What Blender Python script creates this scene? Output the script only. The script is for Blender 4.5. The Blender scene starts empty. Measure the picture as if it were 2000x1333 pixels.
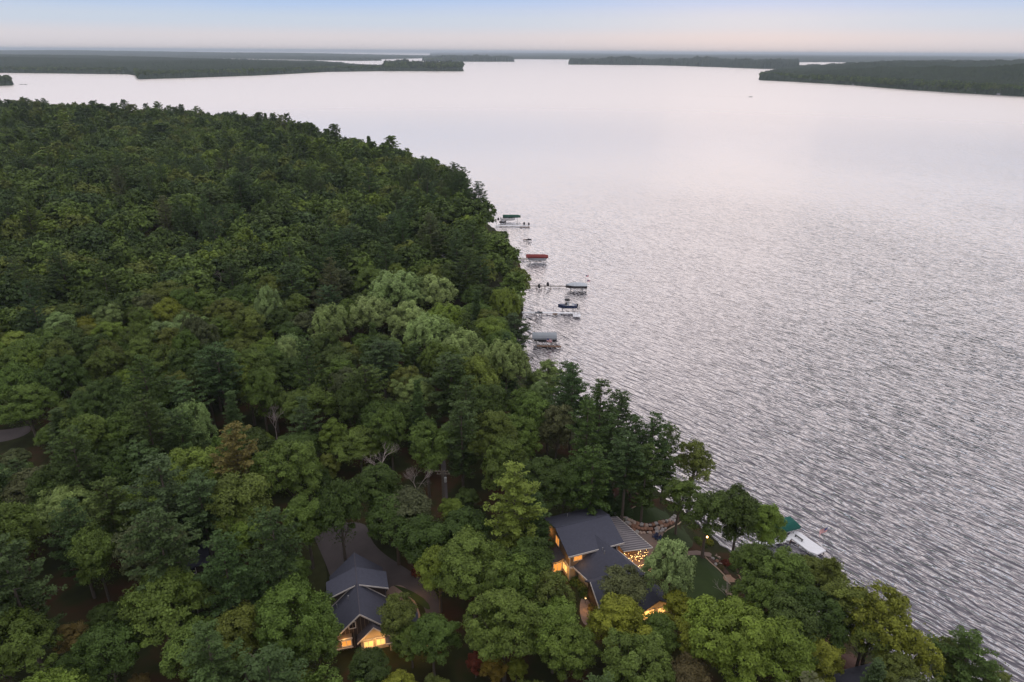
import bpy, bmesh, math, random
import numpy as np
from mathutils import Vector, Matrix, noise
from mathutils.geometry import delaunay_2d_cdt
R_ = math.radians
S = bpy.context.scene
COL = S.collection
random.seed(7); rng = np.random.default_rng(11)

# ------------------------------------------------------------------ camera
F = 1333.0; PITCH = math.atan((666.5-101)/F); ROLL = math.atan(0.006)
CAM = np.array([0, 0, 90.0])
fw = np.array([0, math.cos(PITCH), -math.sin(PITCH)]); r0 = np.array([1., 0, 0]); u0 = np.array([0, math.sin(PITCH), math.cos(PITCH)])
rt = r0*math.cos(ROLL)+u0*math.sin(ROLL); up = -r0*math.sin(ROLL)+u0*math.cos(ROLL)
cd = bpy.data.cameras.new('camera'); cam = bpy.data.objects.new('camera', cd); COL.objects.link(cam)
cd.sensor_width = 36; cd.lens = F/2000*36; cd.clip_start = 1; cd.clip_end = 120000
cam.matrix_world = Matrix(((rt[0], up[0], -fw[0], CAM[0]), (rt[1], up[1], -fw[1], CAM[1]), (rt[2], up[2], -fw[2], CAM[2]), (0, 0, 0, 1)))
S.camera = cam

# ------------------------------------------------------------------ light
SUN_AZ, SUN_EL = 17.5, 3.0            # degrees right of the view axis (+Y), above the horizon
w = bpy.data.worlds.new('World'); S.world = w; w.use_nodes = True
nt = w.node_tree; N = nt.nodes; L = nt.links; N.clear()
out = N.new('ShaderNodeOutputWorld'); mixs = N.new('ShaderNodeMixShader'); L.new(mixs.outputs[0], out.inputs[0])
b1 = N.new('ShaderNodeBackground'); b2 = N.new('ShaderNodeBackground')
sky = N.new('ShaderNodeTexSky'); sky.sky_type = 'NISHITA'; sky.sun_disc = False
sky.sun_elevation = R_(SUN_EL); sky.sun_rotation = R_(SUN_AZ); sky.dust_density = 2.0; sky.ozone_density = 2.0
L.new(sky.outputs[0], b1.inputs[0]); b1.inputs[1].default_value = 0.10
tc = N.new('ShaderNodeTexCoord'); sp = N.new('ShaderNodeSeparateXYZ'); L.new(tc.outputs['Generated'], sp.inputs[0])
ramp = N.new('ShaderNodeValToRGB'); L.new(sp.outputs[2], ramp.inputs[0])
cr = ramp.color_ramp; cr.interpolation = 'EASE'
stops = [(0.0, (.72, .66, .68)), (0.015, (.76, .71, .74)), (0.035, (.62, .70, .82)), (0.065, (.42, .60, .92)), (0.15, (.92, .86, .87)), (0.35, (.95, .87, .88)), (0.6, (.95, .88, .92)), (1.0, (1.7, 1.62, 1.58))]
cr.elements[0].position = 0; cr.elements[0].color = (*stops[0][1], 1); cr.elements[1].position = 1; cr.elements[1].color = (*stops[-1][1], 1)
for p_, c_ in stops[1:-1]:
    e = cr.elements.new(p_); e.color = (*c_, 1)
mp = N.new('ShaderNodeMapping'); mp.inputs['Scale'].default_value = (1.3, 1.3, 26); mp.inputs['Location'].default_value = (3.1, .4, .2); L.new(tc.outputs['Generated'], mp.inputs[0])
nz = N.new('ShaderNodeTexNoise'); nz.inputs['Scale'].default_value = 1.6; nz.inputs['Detail'].default_value = 6; nz.inputs['Roughness'].default_value = .55
L.new(mp.outputs[0], nz.inputs[0])
mr = N.new('ShaderNodeMapRange'); mr.inputs[1].default_value = .38; mr.inputs[2].default_value = .68; mr.inputs[3].default_value = 0; mr.inputs[4].default_value = .2; L.new(nz.outputs[0], mr.inputs[0])
mx = N.new('ShaderNodeMix'); mx.data_type = 'RGBA'; L.new(mr.outputs[0], mx.inputs[0]); L.new(ramp.outputs[0], mx.inputs[6]); mx.inputs[7].default_value = (.71, .72, .79, 1)
L.new(mx.outputs[2], b2.inputs[0]); b2.inputs[1].default_value = 1.0
mixs.inputs[0].default_value = .95; L.new(b1.outputs[0], mixs.inputs[1]); L.new(b2.outputs[0], mixs.inputs[2])
sd = bpy.data.lights.new('sun', 'SUN'); sun = bpy.data.objects.new('sun', sd); COL.objects.link(sun)
sd.energy = 0.004; sd.angle = R_(12); sd.color = (1, .76, .55)
sdir = Vector((math.sin(R_(SUN_AZ))*math.cos(R_(SUN_EL)), math.cos(R_(SUN_AZ))*math.cos(R_(SUN_EL)), math.sin(R_(SUN_EL))))
sun.rotation_euler = sdir.to_track_quat('Z', 'Y').to_euler()
S.view_settings.view_transform = 'Standard'; S.view_settings.look = 'None'; S.view_settings.exposure = 0; S.view_settings.gamma = 1
S.render.engine = 'CYCLES'
S.cycles.volume_bounces = 0; S.cycles.max_bounces = 6; S.cycles.transparent_max_bounces = 8

# ------------------------------------------------------------------ helpers
def P(px, py, z=0.0):
    d = fw+(px-1000)/F*rt+(666.5-py)/F*up
    return CAM+d*((z-90)/d[2])
def Q(pts):
    v = np.asarray(pts, float)-CAM; z = v@fw
    return 1000+F*(v@rt)/z, 666.5-F*(v@up)/z, z
def tag(o, label=None, cat=None, group=None, kind=None):
    if label: o['label'] = label
    if cat: o['category'] = cat
    if group: o['group'] = group
    if kind: o['kind'] = kind
    return o
def empty(name, loc, rz=0.0):
    o = bpy.data.objects.new(name, None); COL.objects.link(o); o.location = loc; o.rotation_euler = (0, 0, rz); o.empty_display_size = .3
    return o
def link(name, me, parent=None, loc=None):
    o = bpy.data.objects.new(name, me); COL.objects.link(o)
    if parent: o.parent = parent
    if loc is not None: o.location = loc
    return o
def npmesh(name, verts, quads=None, tris=None, mat=None, tint=None, smooth=False):
    me = bpy.data.meshes.new(name)
    verts = np.asarray(verts, np.float32); nq = 0 if quads is None else len(quads); ntr = 0 if tris is None else len(tris)
    me.vertices.add(len(verts)); me.vertices.foreach_set('co', verts.ravel())
    me.loops.add(nq*4+ntr*3); me.polygons.add(nq+ntr)
    li = np.concatenate([np.asarray(quads, np.int32).ravel() if nq else np.zeros(0, np.int32), np.asarray(tris, np.int32).ravel() if ntr else np.zeros(0, np.int32)])
    me.loops.foreach_set('vertex_index', li)
    st = np.concatenate([np.arange(nq)*4, nq*4+np.arange(ntr)*3]).astype(np.int32)
    me.polygons.foreach_set('loop_start', st)
    if smooth: me.polygons.foreach_set('use_smooth', np.ones(nq+ntr, bool))
    if tint is not None:
        a = me.attributes.new('tint', 'FLOAT', 'POINT'); a.data.foreach_set('value', np.asarray(tint, np.float32))
    me.update(calc_edges=True)
    if mat: me.materials.append(mat)
    return me
class MB:
    def __init__(s): s.v = []; s.f = []
    def add(s, v, f):
        b = len(s.v); s.v += [tuple(x) for x in v]; s.f += [tuple(b+i for i in q) for q in f]; return s
    def box(s, x0, x1, y0, y1, z0, z1):
        v = [(x, y, z) for z in (z0, z1) for y in (y0, y1) for x in (x0, x1)]
        return s.add(v, [(0, 2, 3, 1), (4, 5, 7, 6), (0, 1, 5, 4), (2, 6, 7, 3), (0, 4, 6, 2), (1, 3, 7, 5)])
    def tube(s, pts, rad, n=6):
        pts = [Vector(p) for p in pts]
        if not isinstance(rad, (list, tuple)): rad = [rad]*len(pts)
        b = len(s.v)
        for i, p in enumerate(pts):
            d = (pts[min(i+1, len(pts)-1)]-pts[max(i-1, 0)]).normalized()
            a = d.orthogonal().normalized(); c = d.cross(a)
            for k in range(n):
                t = 2*math.pi*k/n; s.v.append(tuple(p+(a*math.cos(t)+c*math.sin(t))*rad[i]))
        for i in range(len(pts)-1):
            for k in range(n):
                k2 = (k+1) % n; s.f.append((b+i*n+k, b+i*n+k2, b+(i+1)*n+k2, b+(i+1)*n+k))
        s.f.append(tuple(b+k for k in range(n))[::-1]); s.f.append(tuple(b+(len(pts)-1)*n+k for k in range(n)))
        return s
    def slab(s, top, th):
        """closed slab: polygon of 3D points, thickened downwards"""
        n = len(top); v = [tuple(p) for p in top]+[(p[0], p[1], p[2]-th) for p in top]
        return s.add(v, [tuple(range(n)), tuple(range(2*n-1, n-1, -1))]+[(i, n+i, n+(i+1) % n, (i+1) % n) for i in range(n)])
    def prism(s, poly, vec):
        n = len(poly); v = [tuple(p) for p in poly]+[tuple(Vector(p)+Vector(vec)) for p in poly]
        return s.add(v, [tuple(range(n)), tuple(range(2*n-1, n-1, -1))]+[(i, n+i, n+(i+1) % n, (i+1) % n) for i in range(n)])
    def build(s, name, mat, parent=None, smooth=False, bevel=0):
        me = bpy.data.meshes.new(name); me.from_pydata(s.v, [], s.f); me.update()
        bm = bmesh.new(); bm.from_mesh(me); bmesh.ops.recalc_face_normals(bm, faces=bm.faces)
        if bevel: bmesh.ops.bevel(bm, geom=bm.edges, offset=bevel, segments=1, affect='EDGES')
        bm.to_mesh(me); bm.free()
        if smooth:
            for p in me.polygons: p.use_smooth = True
        if mat: me.materials.append(mat)
        return link(name, me, parent)

# ------------------------------------------------------------------ materials
def newmat(name):
    m = bpy.data.materials.new(name); m.use_nodes = True
    return m, m.node_tree.nodes, m.node_tree.links, m.node_tree.nodes['Principled BSDF']
def mat(name, col, rough=.7, var=.25, scale=3.0, metal=0, emit=None, es=0, bump=0.0, bscale=20, spec=.3, detail=4):
    m, n, l, b = newmat(name)
    tcn = n.new('ShaderNodeTexCoord'); t = n.new('ShaderNodeTexNoise'); t.inputs['Scale'].default_value = scale; t.inputs['Detail'].default_value = detail
    l.new(tcn.outputs['Object'], t.inputs[0])
    x = n.new('ShaderNodeMix'); x.data_type = 'RGBA'; l.new(t.outputs[0], x.inputs[0])
    c = np.array(col); x.inputs[6].default_value = (*(c*(1-var)), 1); x.inputs[7].default_value = (*(np.minimum(c*(1+var), 1)), 1)
    l.new(x.outputs[2], b.inputs['Base Color']); b.inputs['Roughness'].default_value = rough; b.inputs['Metallic'].default_value = metal
    b.inputs['Specular IOR Level'].default_value = spec
    if emit: b.inputs['Emission Color'].default_value = (*emit, 1); b.inputs['Emission Strength'].default_value = es
    if bump:
        t2 = n.new('ShaderNodeTexNoise'); t2.inputs['Scale'].default_value = bscale; l.new(tcn.outputs['Object'], t2.inputs[0])
        bn = n.new('ShaderNodeBump'); bn.inputs['Strength'].default_value = bump; bn.inputs['Distance'].default_value = .05
        l.new(t2.outputs[0], bn.inputs['Height']); l.new(bn.outputs[0], b.inputs['Normal'])
    return m
def leafmat(name, mode):  # mode 'obj': the object's own colour, else one of a list by instance
    m, n, l, b = newmat(name)
    at = n.new('ShaderNodeAttribute'); at.attribute_name = 'tint'
    oi = n.new('ShaderNodeObjectInfo')
    if mode == 'obj': colout = oi.outputs['Color']
    else:
        r = n.new('ShaderNodeValToRGB'); l.new(oi.outputs['Random'], r.inputs[0]); r.color_ramp.interpolation = 'CONSTANT'
        e = r.color_ramp.elements; e[0].color = (*mode[0], 1); e[0].position = 0; e[1].position = 1/len(mode); e[1].color = (*mode[1], 1)
        for i, c in enumerate(mode[2:]):
            q = e.new((i+2)/len(mode)); q.color = (*c, 1)
        colout = r.outputs[0]
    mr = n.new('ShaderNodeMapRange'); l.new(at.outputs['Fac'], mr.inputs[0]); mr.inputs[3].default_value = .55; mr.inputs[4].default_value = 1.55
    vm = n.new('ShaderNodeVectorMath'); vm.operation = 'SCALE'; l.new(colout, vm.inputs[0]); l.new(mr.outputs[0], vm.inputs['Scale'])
    l.new(vm.outputs[0], b.inputs['Base Color']); b.inputs['Roughness'].default_value = .62; b.inputs['Specular IOR Level'].default_value = .22
    tr = n.new('ShaderNodeBsdfTranslucent'); l.new(vm.outputs[0], tr.inputs[0])
    ms = n.new('ShaderNodeMixShader'); ms.inputs[0].default_value = .14
    l.new(b.outputs[0], ms.inputs[1]); l.new(tr.outputs[0], ms.inputs[2]); l.new(ms.outputs[0], n['Material Output'].inputs[0])
    return m
M = {}
M['leaf'] = leafmat('foliage', 'obj')
GREENS = dict(dark=(.062, .100, .022), mid=(.100, .155, .030), olive=(.124, .158, .033), yellow=(.205, .23, .030), pale=(.215, .30, .10), bright=(.150, .215, .034),
              pine=(.056, .096, .028), blue=(.058, .098, .038), dull=(.098, .116, .050), orange=(.165, .135, .040), red=(.18, .05, .03), gold=(.24, .18, .03), brown=(.12, .10, .045))
M['leaf_far'] = leafmat('foliage_far', [GREENS[k] for k in ('dark', 'mid', 'olive', 'dark', 'mid', 'pine', 'mid', 'mid', 'dark', 'dark', 'bright', 'mid', 'olive', 'pine', 'mid', 'dark')])
M['bark'] = mat('bark', (.10, .085, .07), .9, .35, 4)
M['bark_pale'] = mat('bark_pale', (.27, .25, .23), .9, .3, 4)
M['deadwood'] = mat('deadwood', (.30, .26, .25), .9, .25, 4)
M['shingle'] = mat('shingle', (.060, .064, .092), .85, .22, 2.2, bump=.6, bscale=9, detail=10)
M['shingle2'] = mat('shingle_brown', (.075, .070, .088), .85, .25, 2.2, bump=.6, bscale=9, detail=10)
M['shingle_pale'] = mat('seam_metal', (.13, .125, .145), .6, .1, 2)
M['trim'] = mat('white_trim', (.55, .52, .50), .6, .06)
M['siding'] = mat('siding', (.20, .15, .11), .8, .12, 6)
M['siding_dark'] = mat('siding_dark', (.055, .042, .036), .8, .2, 6)
M['siding_cream'] = mat('siding_cream', (.42, .35, .26), .8, .1, 6)
M['glass_lit'] = mat('lit_glass', (.3, .15, .05), .3, .3, 1.5, emit=(1, .38, .07), es=.85)
M['glass_bright'] = mat('bright_glass', (.5, .35, .15), .3, .3, 1.5, emit=(1, .55, .16), es=1.2)
M['glass_dark'] = mat('dark_glass', (.02, .02, .025), .1, .2, spec=.6)
M['bulb'] = mat('bulb_glow', (1, .8, .5), .5, 0, emit=(1, .60, .22), es=5)
M['dark_metal'] = mat('dark_metal', (.05, .05, .055), .5, .1)
M['alu'] = mat('aluminium', (.45, .46, .48), .45, .08, metal=.5)
M['asphalt'] = mat('asphalt', (.088, .076, .080), .9, .4, .25, bump=.3, detail=8)
M['paving'] = mat('paving', (.21, .155, .135), .85, .2, 1.6, bump=.3)
M['sand'] = mat('sand', (.30, .19, .13), .95, .2, 1.2)
M['boulder'] = mat('boulder', (.44, .34, .29), .85, .35, .8, bump=.8, bscale=4)
M['edging'] = mat('stone_edging', (.38, .29, .22), .85, .2)
M['white_deck'] = mat('white_deck', (.72, .74, .80), .55, .06, 8)
M['canvas_green'] = mat('canvas_green', (.008, .085, .070), .8, .15, 2)
M['canvas_darkgreen'] = mat('canvas_darkgreen', (.012, .060, .045), .8, .15, 2)
M['canvas_red'] = mat('canvas_red', (.17, .028, .028), .8, .25, 1)
M['canvas_gray'] = mat('canvas_gray', (.26, .29, .33), .8, .12, 1)
M['canvas_pale'] = mat('canvas_pale', (.42, .46, .52), .75, .12, 1)
M['canvas_black'] = mat('canvas_black', (.014, .014, .018), .8, .2)
M['hull_white'] = mat('hull_white', (.68, .68, .70), .35, .04)
M['hull_navy'] = mat('hull_navy', (.03, .045, .11), .3, .1)
M['hull_dark'] = mat('hull_dark', (.05, .045, .05), .4, .1)
M['wood_post'] = mat('wood_post', (.16, .10, .07), .85, .25)
M['blue_plastic'] = mat('blue_plastic', (.02, .035, .10), .5, .1)
M['flag_red'] = mat('flag_red', (.55, .05, .06), .8, .05); M['flag_white'] = mat('flag_white', (.75, .72, .74), .8, .03); M['flag_blue'] = mat('flag_blue', (.03, .05, .20), .8, .05)

# ------------------------------------------------------------------ terrain field
shore_px = [(2300, 1900), (1980, 1560), (1860, 1420), (1795, 1345), (1735, 1300), (1680, 1262), (1610, 1222), (1540, 1180), (1480, 1138), (1440, 1100), (1405, 1070), (1372, 1040), (1335, 1005), (1290, 972), (1240, 930), (1190, 885), (1140, 845), (1090, 800), (1050, 755), (1022, 715), (1004, 668), (1008, 640), (1018, 610), (1018, 585), (1008, 556), (1016, 530), (1008, 505), (990, 478), (968, 450), (950, 438), (925, 415), (890, 385), (850, 362), (790, 340), (720, 322), (640, 300), (570, 277), (500, 262), (400, 256), (300, 252), (200, 244), (90, 236), (0, 229), (-120, 224), (-420, 214)]
shore = np.array([P(x, y, 0)[:2] for x, y in shore_px])
poly = np.vstack([shore, [[-2200, 1100], [-2200, -40], [shore[0, 0], -40]]])
def seg_dist(p, poly_, closed=False):
    a = poly_; b = np.roll(poly_, -1, 0)
    if not closed: a, b = a[:-1], b[:-1]
    best = np.full(len(p), 1e18)
    for i in range(len(a)):
        ab = b[i]-a[i]; t = np.clip(((p-a[i])@ab)/(ab@ab), 0, 1)
        best = np.minimum(best, ((p-a[i]-t[:, None]*ab)**2).sum(1))
    return np.sqrt(best)
def inside(p, poly_):
    c = np.zeros(len(p), bool); n = len(poly_)
    for i in range(n):
        x1, y1 = poly_[i]; x2, y2 = poly_[(i+1) % n]
        if y1 == y2: continue
        k = ((y1 > p[:, 1]) != (y2 > p[:, 1])) & (p[:, 0] < (x2-x1)*(p[:, 1]-y1)/(y2-y1)+x1)
        c ^= k
    return c
def sdist(p):
    p = np.atleast_2d(p).astype(float); d = seg_dist(p, shore); return np.where(inside(p, poly), d, -d)
def sst(a, b, x):
    t = np.clip((x-a)/(b-a), 0, 1); return t*t*(3-2*t)
GZ = 4.8
def height(p):
    p = np.atleast_2d(p).astype(float); d = sdist(p)
    h = np.where(d > 0, .25+(GZ-.25)*sst(1, 11, d), np.maximum(-3, d*.15+.25*np.clip(1+d/3, 0, 1)))
    far = sst(150, 330, p[:, 1])
    h += far*sst(20, 220, d)*(6+5*np.sin(p[:, 0]/160+1.1)*np.cos(p[:, 1]/210))
    return h
def hz(x, y): return float(height([[x, y]])[0])
def G(px, py, dz=0.0):
    z = GZ
    for _ in range(7):
        w_ = P(px, py, z+dz); z = hz(w_[0], w_[1])
    w_ = P(px, py, z+dz); return Vector(w_)

def ground_mat():
    m, n, l, b = newmat('forest_floor')
    tcn = n.new('ShaderNodeTexCoord'); t = n.new('ShaderNodeTexNoise'); t.inputs['Scale'].default_value = .15; t.inputs['Detail'].default_value = 8; l.new(tcn.outputs['Object'], t.inputs[0])
    r = n.new('ShaderNodeValToRGB'); l.new(t.outputs[0], r.inputs[0]); e = r.color_ramp.elements
    e[0].position = .35; e[0].color = (.020, .022, .010, 1); e[1].position = .65; e[1].color = (.060, .034, .020, 1); q = e.new(.5); q.color = (.030, .036, .014, 1)
    l.new(r.outputs[0], b.inputs['Base Color']); b.inputs['Roughness'].default_value = .95; b.inputs['Specular IOR Level'].default_value = .1
    return m
M['floor'] = ground_mat()
xs = np.concatenate([np.arange(-1500, -160, 12.), np.arange(-160, 150, 2.5)]); ys = np.concatenate([np.arange(20, 260, 2.5), np.arange(260, 1300, 8.)])
gx, gy = np.meshgrid(xs, ys); pp = np.stack([gx.ravel(), gy.ravel()], 1); hh = height(pp)
nx, ny = len(xs), len(ys); idx = np.arange(nx*ny).reshape(ny, nx)
quads = np.stack([idx[:-1, :-1].ravel(), idx[:-1, 1:].ravel(), idx[1:, 1:].ravel(), idx[1:, :-1].ravel()], 1)
keep = (hh[quads] > -2.9).any(1)
tag(link('ground', npmesh('ground', np.column_stack([pp, hh]), quads[keep], mat=M['floor'], smooth=True)), kind='structure')

# ------------------------------------------------------------------ water
def water_mat():
    m, n, l, b = newmat('lake_water')
    b.inputs['Base Color'].default_value = (.044, .042, .068, 1); b.inputs['Roughness'].default_value = .5; b.inputs['Specular IOR Level'].default_value = .2
    gl = n.new('ShaderNodeBsdfGlossy'); gl.inputs['Roughness'].default_value = .06; gl.inputs['Color'].default_value = (1.0, .96, .945, 1)
    lw = n.new('ShaderNodeLayerWeight'); lw.inputs['Blend'].default_value = .5
    fr = n.new('ShaderNodeValToRGB'); l.new(lw.outputs['Facing'], fr.inputs[0]); fe = fr.color_ramp.elements
    fe[0].position = .18; fe[0].color = (.03, .03, .03, 1); fe[1].position = .92; fe[1].color = (1, 1, 1, 1)
    q_ = fe.new(.33); q_.color = (.08, .08, .08, 1); q_ = fe.new(.50); q_.color = (.43, .43, .43, 1); q_ = fe.new(.70); q_.color = (.93, .93, .93, 1)
    ms = n.new('ShaderNodeMixShader'); l.new(fr.outputs[0], ms.inputs[0]); l.new(b.outputs[0], ms.inputs[1]); l.new(gl.outputs[0], ms.inputs[2]); l.new(ms.outputs[0], n['Material Output'].inputs[0])
    tcn = n.new('ShaderNodeTexCoord')
    vr = n.new('ShaderNodeVectorRotate'); vr.rotation_type = 'Z_AXIS'; vr.inputs['Angle'].default_value = R_(51); l.new(tcn.outputs['Object'], vr.inputs[0])
    def nn(sx, sy, det, rough, dist=0, off=0):
        mpn = n.new('ShaderNodeMapping'); mpn.inputs['Scale'].default_value = (sx, sy, 1); mpn.inputs['Location'].default_value = (off, off, 0); l.new(vr.outputs[0], mpn.inputs[0])
        t = n.new('ShaderNodeTexNoise'); t.inputs['Scale'].default_value = 1; t.inputs['Detail'].default_value = det; t.inputs['Roughness'].default_value = rough; t.inputs['Distortion'].default_value = dist
        l.new(mpn.outputs[0], t.inputs[0]); return t.outputs[0]
    def mth(op, a, bb):
        q = n.new('ShaderNodeMath'); q.operation = op
        for i, v in enumerate((a, bb)):
            if isinstance(v, (int, float)): q.inputs[i].default_value = v
            else: l.new(v, q.inputs[i])
        return q.outputs[0]
    big = nn(.23, .86, 1.6, .45, .5); sm = nn(.9, 1.9, 1, .5, .3, 17); patch = nn(.006, .010, 3, .5, 0, 40)
    wv = n.new('ShaderNodeTexWave'); wv.bands_direction = 'Y'; wv.inputs['Scale'].default_value = .15; wv.inputs['Distortion'].default_value = 5; wv.inputs['Detail'].default_value = 2; wv.inputs['Detail Scale'].default_value = 1.6; l.new(vr.outputs[0], wv.inputs[0])
    hgt = mth('ADD', mth('ADD', mth('MULTIPLY', big, .85), mth('MULTIPLY', sm, .13)), mth('MULTIPLY', wv.outputs['Fac'], .09))
    mrn = n.new('ShaderNodeMapRange'); l.new(patch, mrn.inputs[0]); mrn.inputs[1].default_value = .35; mrn.inputs[2].default_value = .65; mrn.inputs[3].default_value = .78; mrn.inputs[4].default_value = 1.15
    bn = n.new('ShaderNodeBump'); bn.inputs['Strength'].default_value = 1; bn.inputs['Distance'].default_value = 1.0
    ln = n.new('ShaderNodeVectorMath'); ln.operation = 'LENGTH'; l.new(tcn.outputs['Object'], ln.inputs[0])      # ripples flattened and gloss roughened with distance to soften far reflections
    mg = n.new('ShaderNodeMapRange'); mg.interpolation_type = 'SMOOTHSTEP'; l.new(ln.outputs['Value'], mg.inputs[0]); mg.inputs[1].default_value = 250; mg.inputs[2].default_value = 1500; mg.inputs[3].default_value = .06; mg.inputs[4].default_value = .30; l.new(mg.outputs[0], gl.inputs['Roughness'])
    mf = n.new('ShaderNodeMapRange'); mf.interpolation_type = 'SMOOTHSTEP'; l.new(ln.outputs['Value'], mf.inputs[0]); mf.inputs[1].default_value = 90; mf.inputs[2].default_value = 640; mf.inputs[3].default_value = .95; mf.inputs[4].default_value = .12
    l.new(mth('MULTIPLY', mth('MULTIPLY', hgt, mrn.outputs[0]), mf.outputs[0]), bn.inputs['Height']); l.new(bn.outputs[0], b.inputs['Normal']); l.new(bn.outputs[0], gl.inputs['Normal']); l.new(bn.outputs[0], lw.inputs['Normal'])
    return m
M['water'] = water_mat()
RW = 45000
tag(MB().add([(-RW, -2000, 0), (RW, -2000, 0), (RW, RW, 0), (-RW, RW, 0)], [(0, 1, 2, 3)]).build('water', M['water']), kind='structure')

# ------------------------------------------------------------------ far shores
M['far_ground'] = mat('far_ground', (.05, .06, .035), .95, .2, .01)
M['far_canopy'] = None
def canopymat():
    m, n, l, b = newmat('far_canopy')
    tcn = n.new('ShaderNodeTexCoord'); t = n.new('ShaderNodeTexNoise'); t.inputs['Scale'].default_value = .03; t.inputs['Detail'].default_value = 8; t.inputs['Roughness'].default_value = .7; l.new(tcn.outputs['Object'], t.inputs[0])
    r = n.new('ShaderNodeValToRGB'); l.new(t.outputs[0], r.inputs[0]); e = r.color_ramp.elements
    e[0].position = .3; e[0].color = (.020, .032, .024, 1); e[1].position = .7; e[1].color = (.046, .060, .034, 1)
    l.new(r.outputs[0], b.inputs['Base Color']); b.inputs['Roughness'].default_value = 1; b.inputs['Specular IOR Level'].default_value = 0
    return m
M['far_canopy'] = canopymat()
def far_land(pxpoly, hill, hillscale, label, label_cat='forest', step=.006, astep=.0011, canopy=15, front=260, seed=0, name='far_forest', rough=3.0):
    wp = np.array([P(x, y, 0)[:2] for x, y in pxpoly])
    # dense boundary for the flat shore sheet
    c = wp.mean(0)
    sh = MB(); sh.slab([(x, y, .8) for x, y in wp], 1.5); tag(sh.build('far_shore', M['far_ground']), kind='structure')
    ang = np.arctan2(wp[:, 0], wp[:, 1]); dist = np.hypot(wp[:, 0], wp[:, 1])
    a = np.arange(max(ang.min(), -.86), min(ang.max(), .86)+astep, astep); ld = np.exp(np.arange(np.log(dist.min()), np.log(dist.max())+step, step))
    A, D = np.meshgrid(a, ld); r2 = np.random.default_rng(seed)
    A = A+r2.uniform(-.35, .35, A.shape)*astep; D = D*(1+r2.uniform(-.35, .35, D.shape)*step)
    p = np.stack([np.sin(A).ravel()*D.ravel(), np.cos(A).ravel()*D.ravel()], 1)
    ins = inside(p, wp); d = np.zeros(len(p)); d[ins] = seg_dist(p[ins], wp, True)
    hgt = np.zeros(len(p))
    q = p[ins]; dd = d[ins]
    n1 = np.array([noise.noise((x/hillscale+seed, y/hillscale, seed)) for x, y in q]) if len(q) else 0
    n2 = np.array([noise.noise((x/60+seed, y/60, 3.)) for x, y in q])
    rr = r2.random(len(q))
    n2 = n2+1.2*np.array([noise.noise((x/230+seed, y/230, 7.)) for x, y in q])
    hgt[ins] = np.minimum(1, .75+dd/60)*(canopy*(.72+.48*rr)+rough*n2)+hill*sst(0, front*4, dd)*(.65+.6*n1)
    # drop the canopy to the ground along its edge
    ni, nj = A.shape; I = ins.reshape(ni, nj)
    idx = np.arange(ni*nj).reshape(ni, nj)
    qd = np.stack([idx[:-1, :-1].ravel(), idx[:-1, 1:].ravel(), idx[1:, 1:].ravel(), idx[1:, :-1].ravel()], 1)
    k = ins[qd].sum(1) >= 1
    o = link(name, npmesh(name, np.column_stack([p, hgt]), qd[k], mat=M['far_canopy'])); tag(o, label, label_cat, kind='stuff')
    return o
far_land([(-600, 136), (-200, 140), (0, 142.5), (130, 144), (250, 145.5), (266, 148), (272, 155), (350, 153), (500, 147.8), (640, 140.8), (750, 139.2), (850, 139.3), (905, 139.6), (903, 137), (850, 135.4), (790, 133.6), (745, 132), (700, 131), (680, 129), (670, 126), (620, 123.5), (400, 118), (0, 111), (-600, 104)], 34, 900, 'dark wooded land across the lake at the left with a long low point reaching right', step=.0045, astep=.0010, seed=1)
far_land([(-900, 103), (-300, 108), (0, 110), (400, 114), (560, 117), (700, 119.5), (745, 119), (735, 116.5), (800, 115), (850, 113.5), (850, 110), (400, 104.5), (-200, 98.5), (-900, 94)], 55, 3000, 'bluish distant wooded hills on the horizon at the left', step=.012, astep=.0014, front=900, seed=2)
far_land([(823, 119), (860, 120.5), (920, 121), (1004, 121), (1003, 119.8), (960, 118.5), (900, 117.4), (850, 117.4)], 16, 900, 'small low wooded island in mid lake right of the left point', step=.006, astep=.0008, front=60, seed=3, canopy=30, rough=18)
far_land([(840, 112.6), (900, 115), (1000, 115.8), (1100, 116.5), (1345, 119.6), (1500, 121.5), (1800, 122.5), (2600, 124), (2600, 112.8), (1400, 105.8), (840, 102.8)], 30, 3500, 'thin hazy wooded strip along the horizon across the far lake', step=.02, astep=.0016, front=900, seed=4)
far_land([(1110, 126.5), (1180, 127), (1260, 127.6), (1320, 128.8), (1400, 131.5), (1480, 134.5), (1560, 136), (1560, 129), (1480, 127.2), (1400, 126.2), (1340, 125.4), (1250, 125.4), (1180, 124.6), (1112, 125)], 8, 700, 'chain of low wooded islets and a spit before the right far shore', step=.006, astep=.0007, front=50, seed=5, canopy=30, rough=22)
far_land([(1190, 127.1), (1240, 127.4), (1242, 125.2), (1192, 124.6)], 16, 500, 'small rounded wooded hill islet standing over the low spit', step=.006, astep=.0007, front=25, seed=15, canopy=44, rough=8)
far_land([(1482, 155), (1485, 157), (1560, 160.5), (1670, 167), (1775, 175.5), (1875, 182), (2000, 189), (2250, 203), (2500, 217), (2600, 150), (2300, 137), (2000, 133), (1800, 131), (1640, 131), (1560, 135), (1520, 140), (1490, 148)], 46, 800, 'dark wooded headland across the lake at the right', step=.0045, astep=.0010, seed=6, front=120, rough=9)
far_land([(745, 138.6), (850, 138.9), (903, 139.2), (902, 137.2), (850, 135.8), (790, 134.2), (750, 133)], 6, 300, 'treed end of the long left point with a ragged skyline', step=.005, astep=.0007, front=40, seed=9, canopy=30, rough=20)
far_land([(-300, 168), (-60, 168), (0, 168), (24, 167), (26, 165), (18, 161), (0, 158), (-300, 152)], 2, 500, 'small wooded point cut off by the left edge above the near forest', step=.004, astep=.0008, front=50, seed=7, canopy=13)

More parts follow.
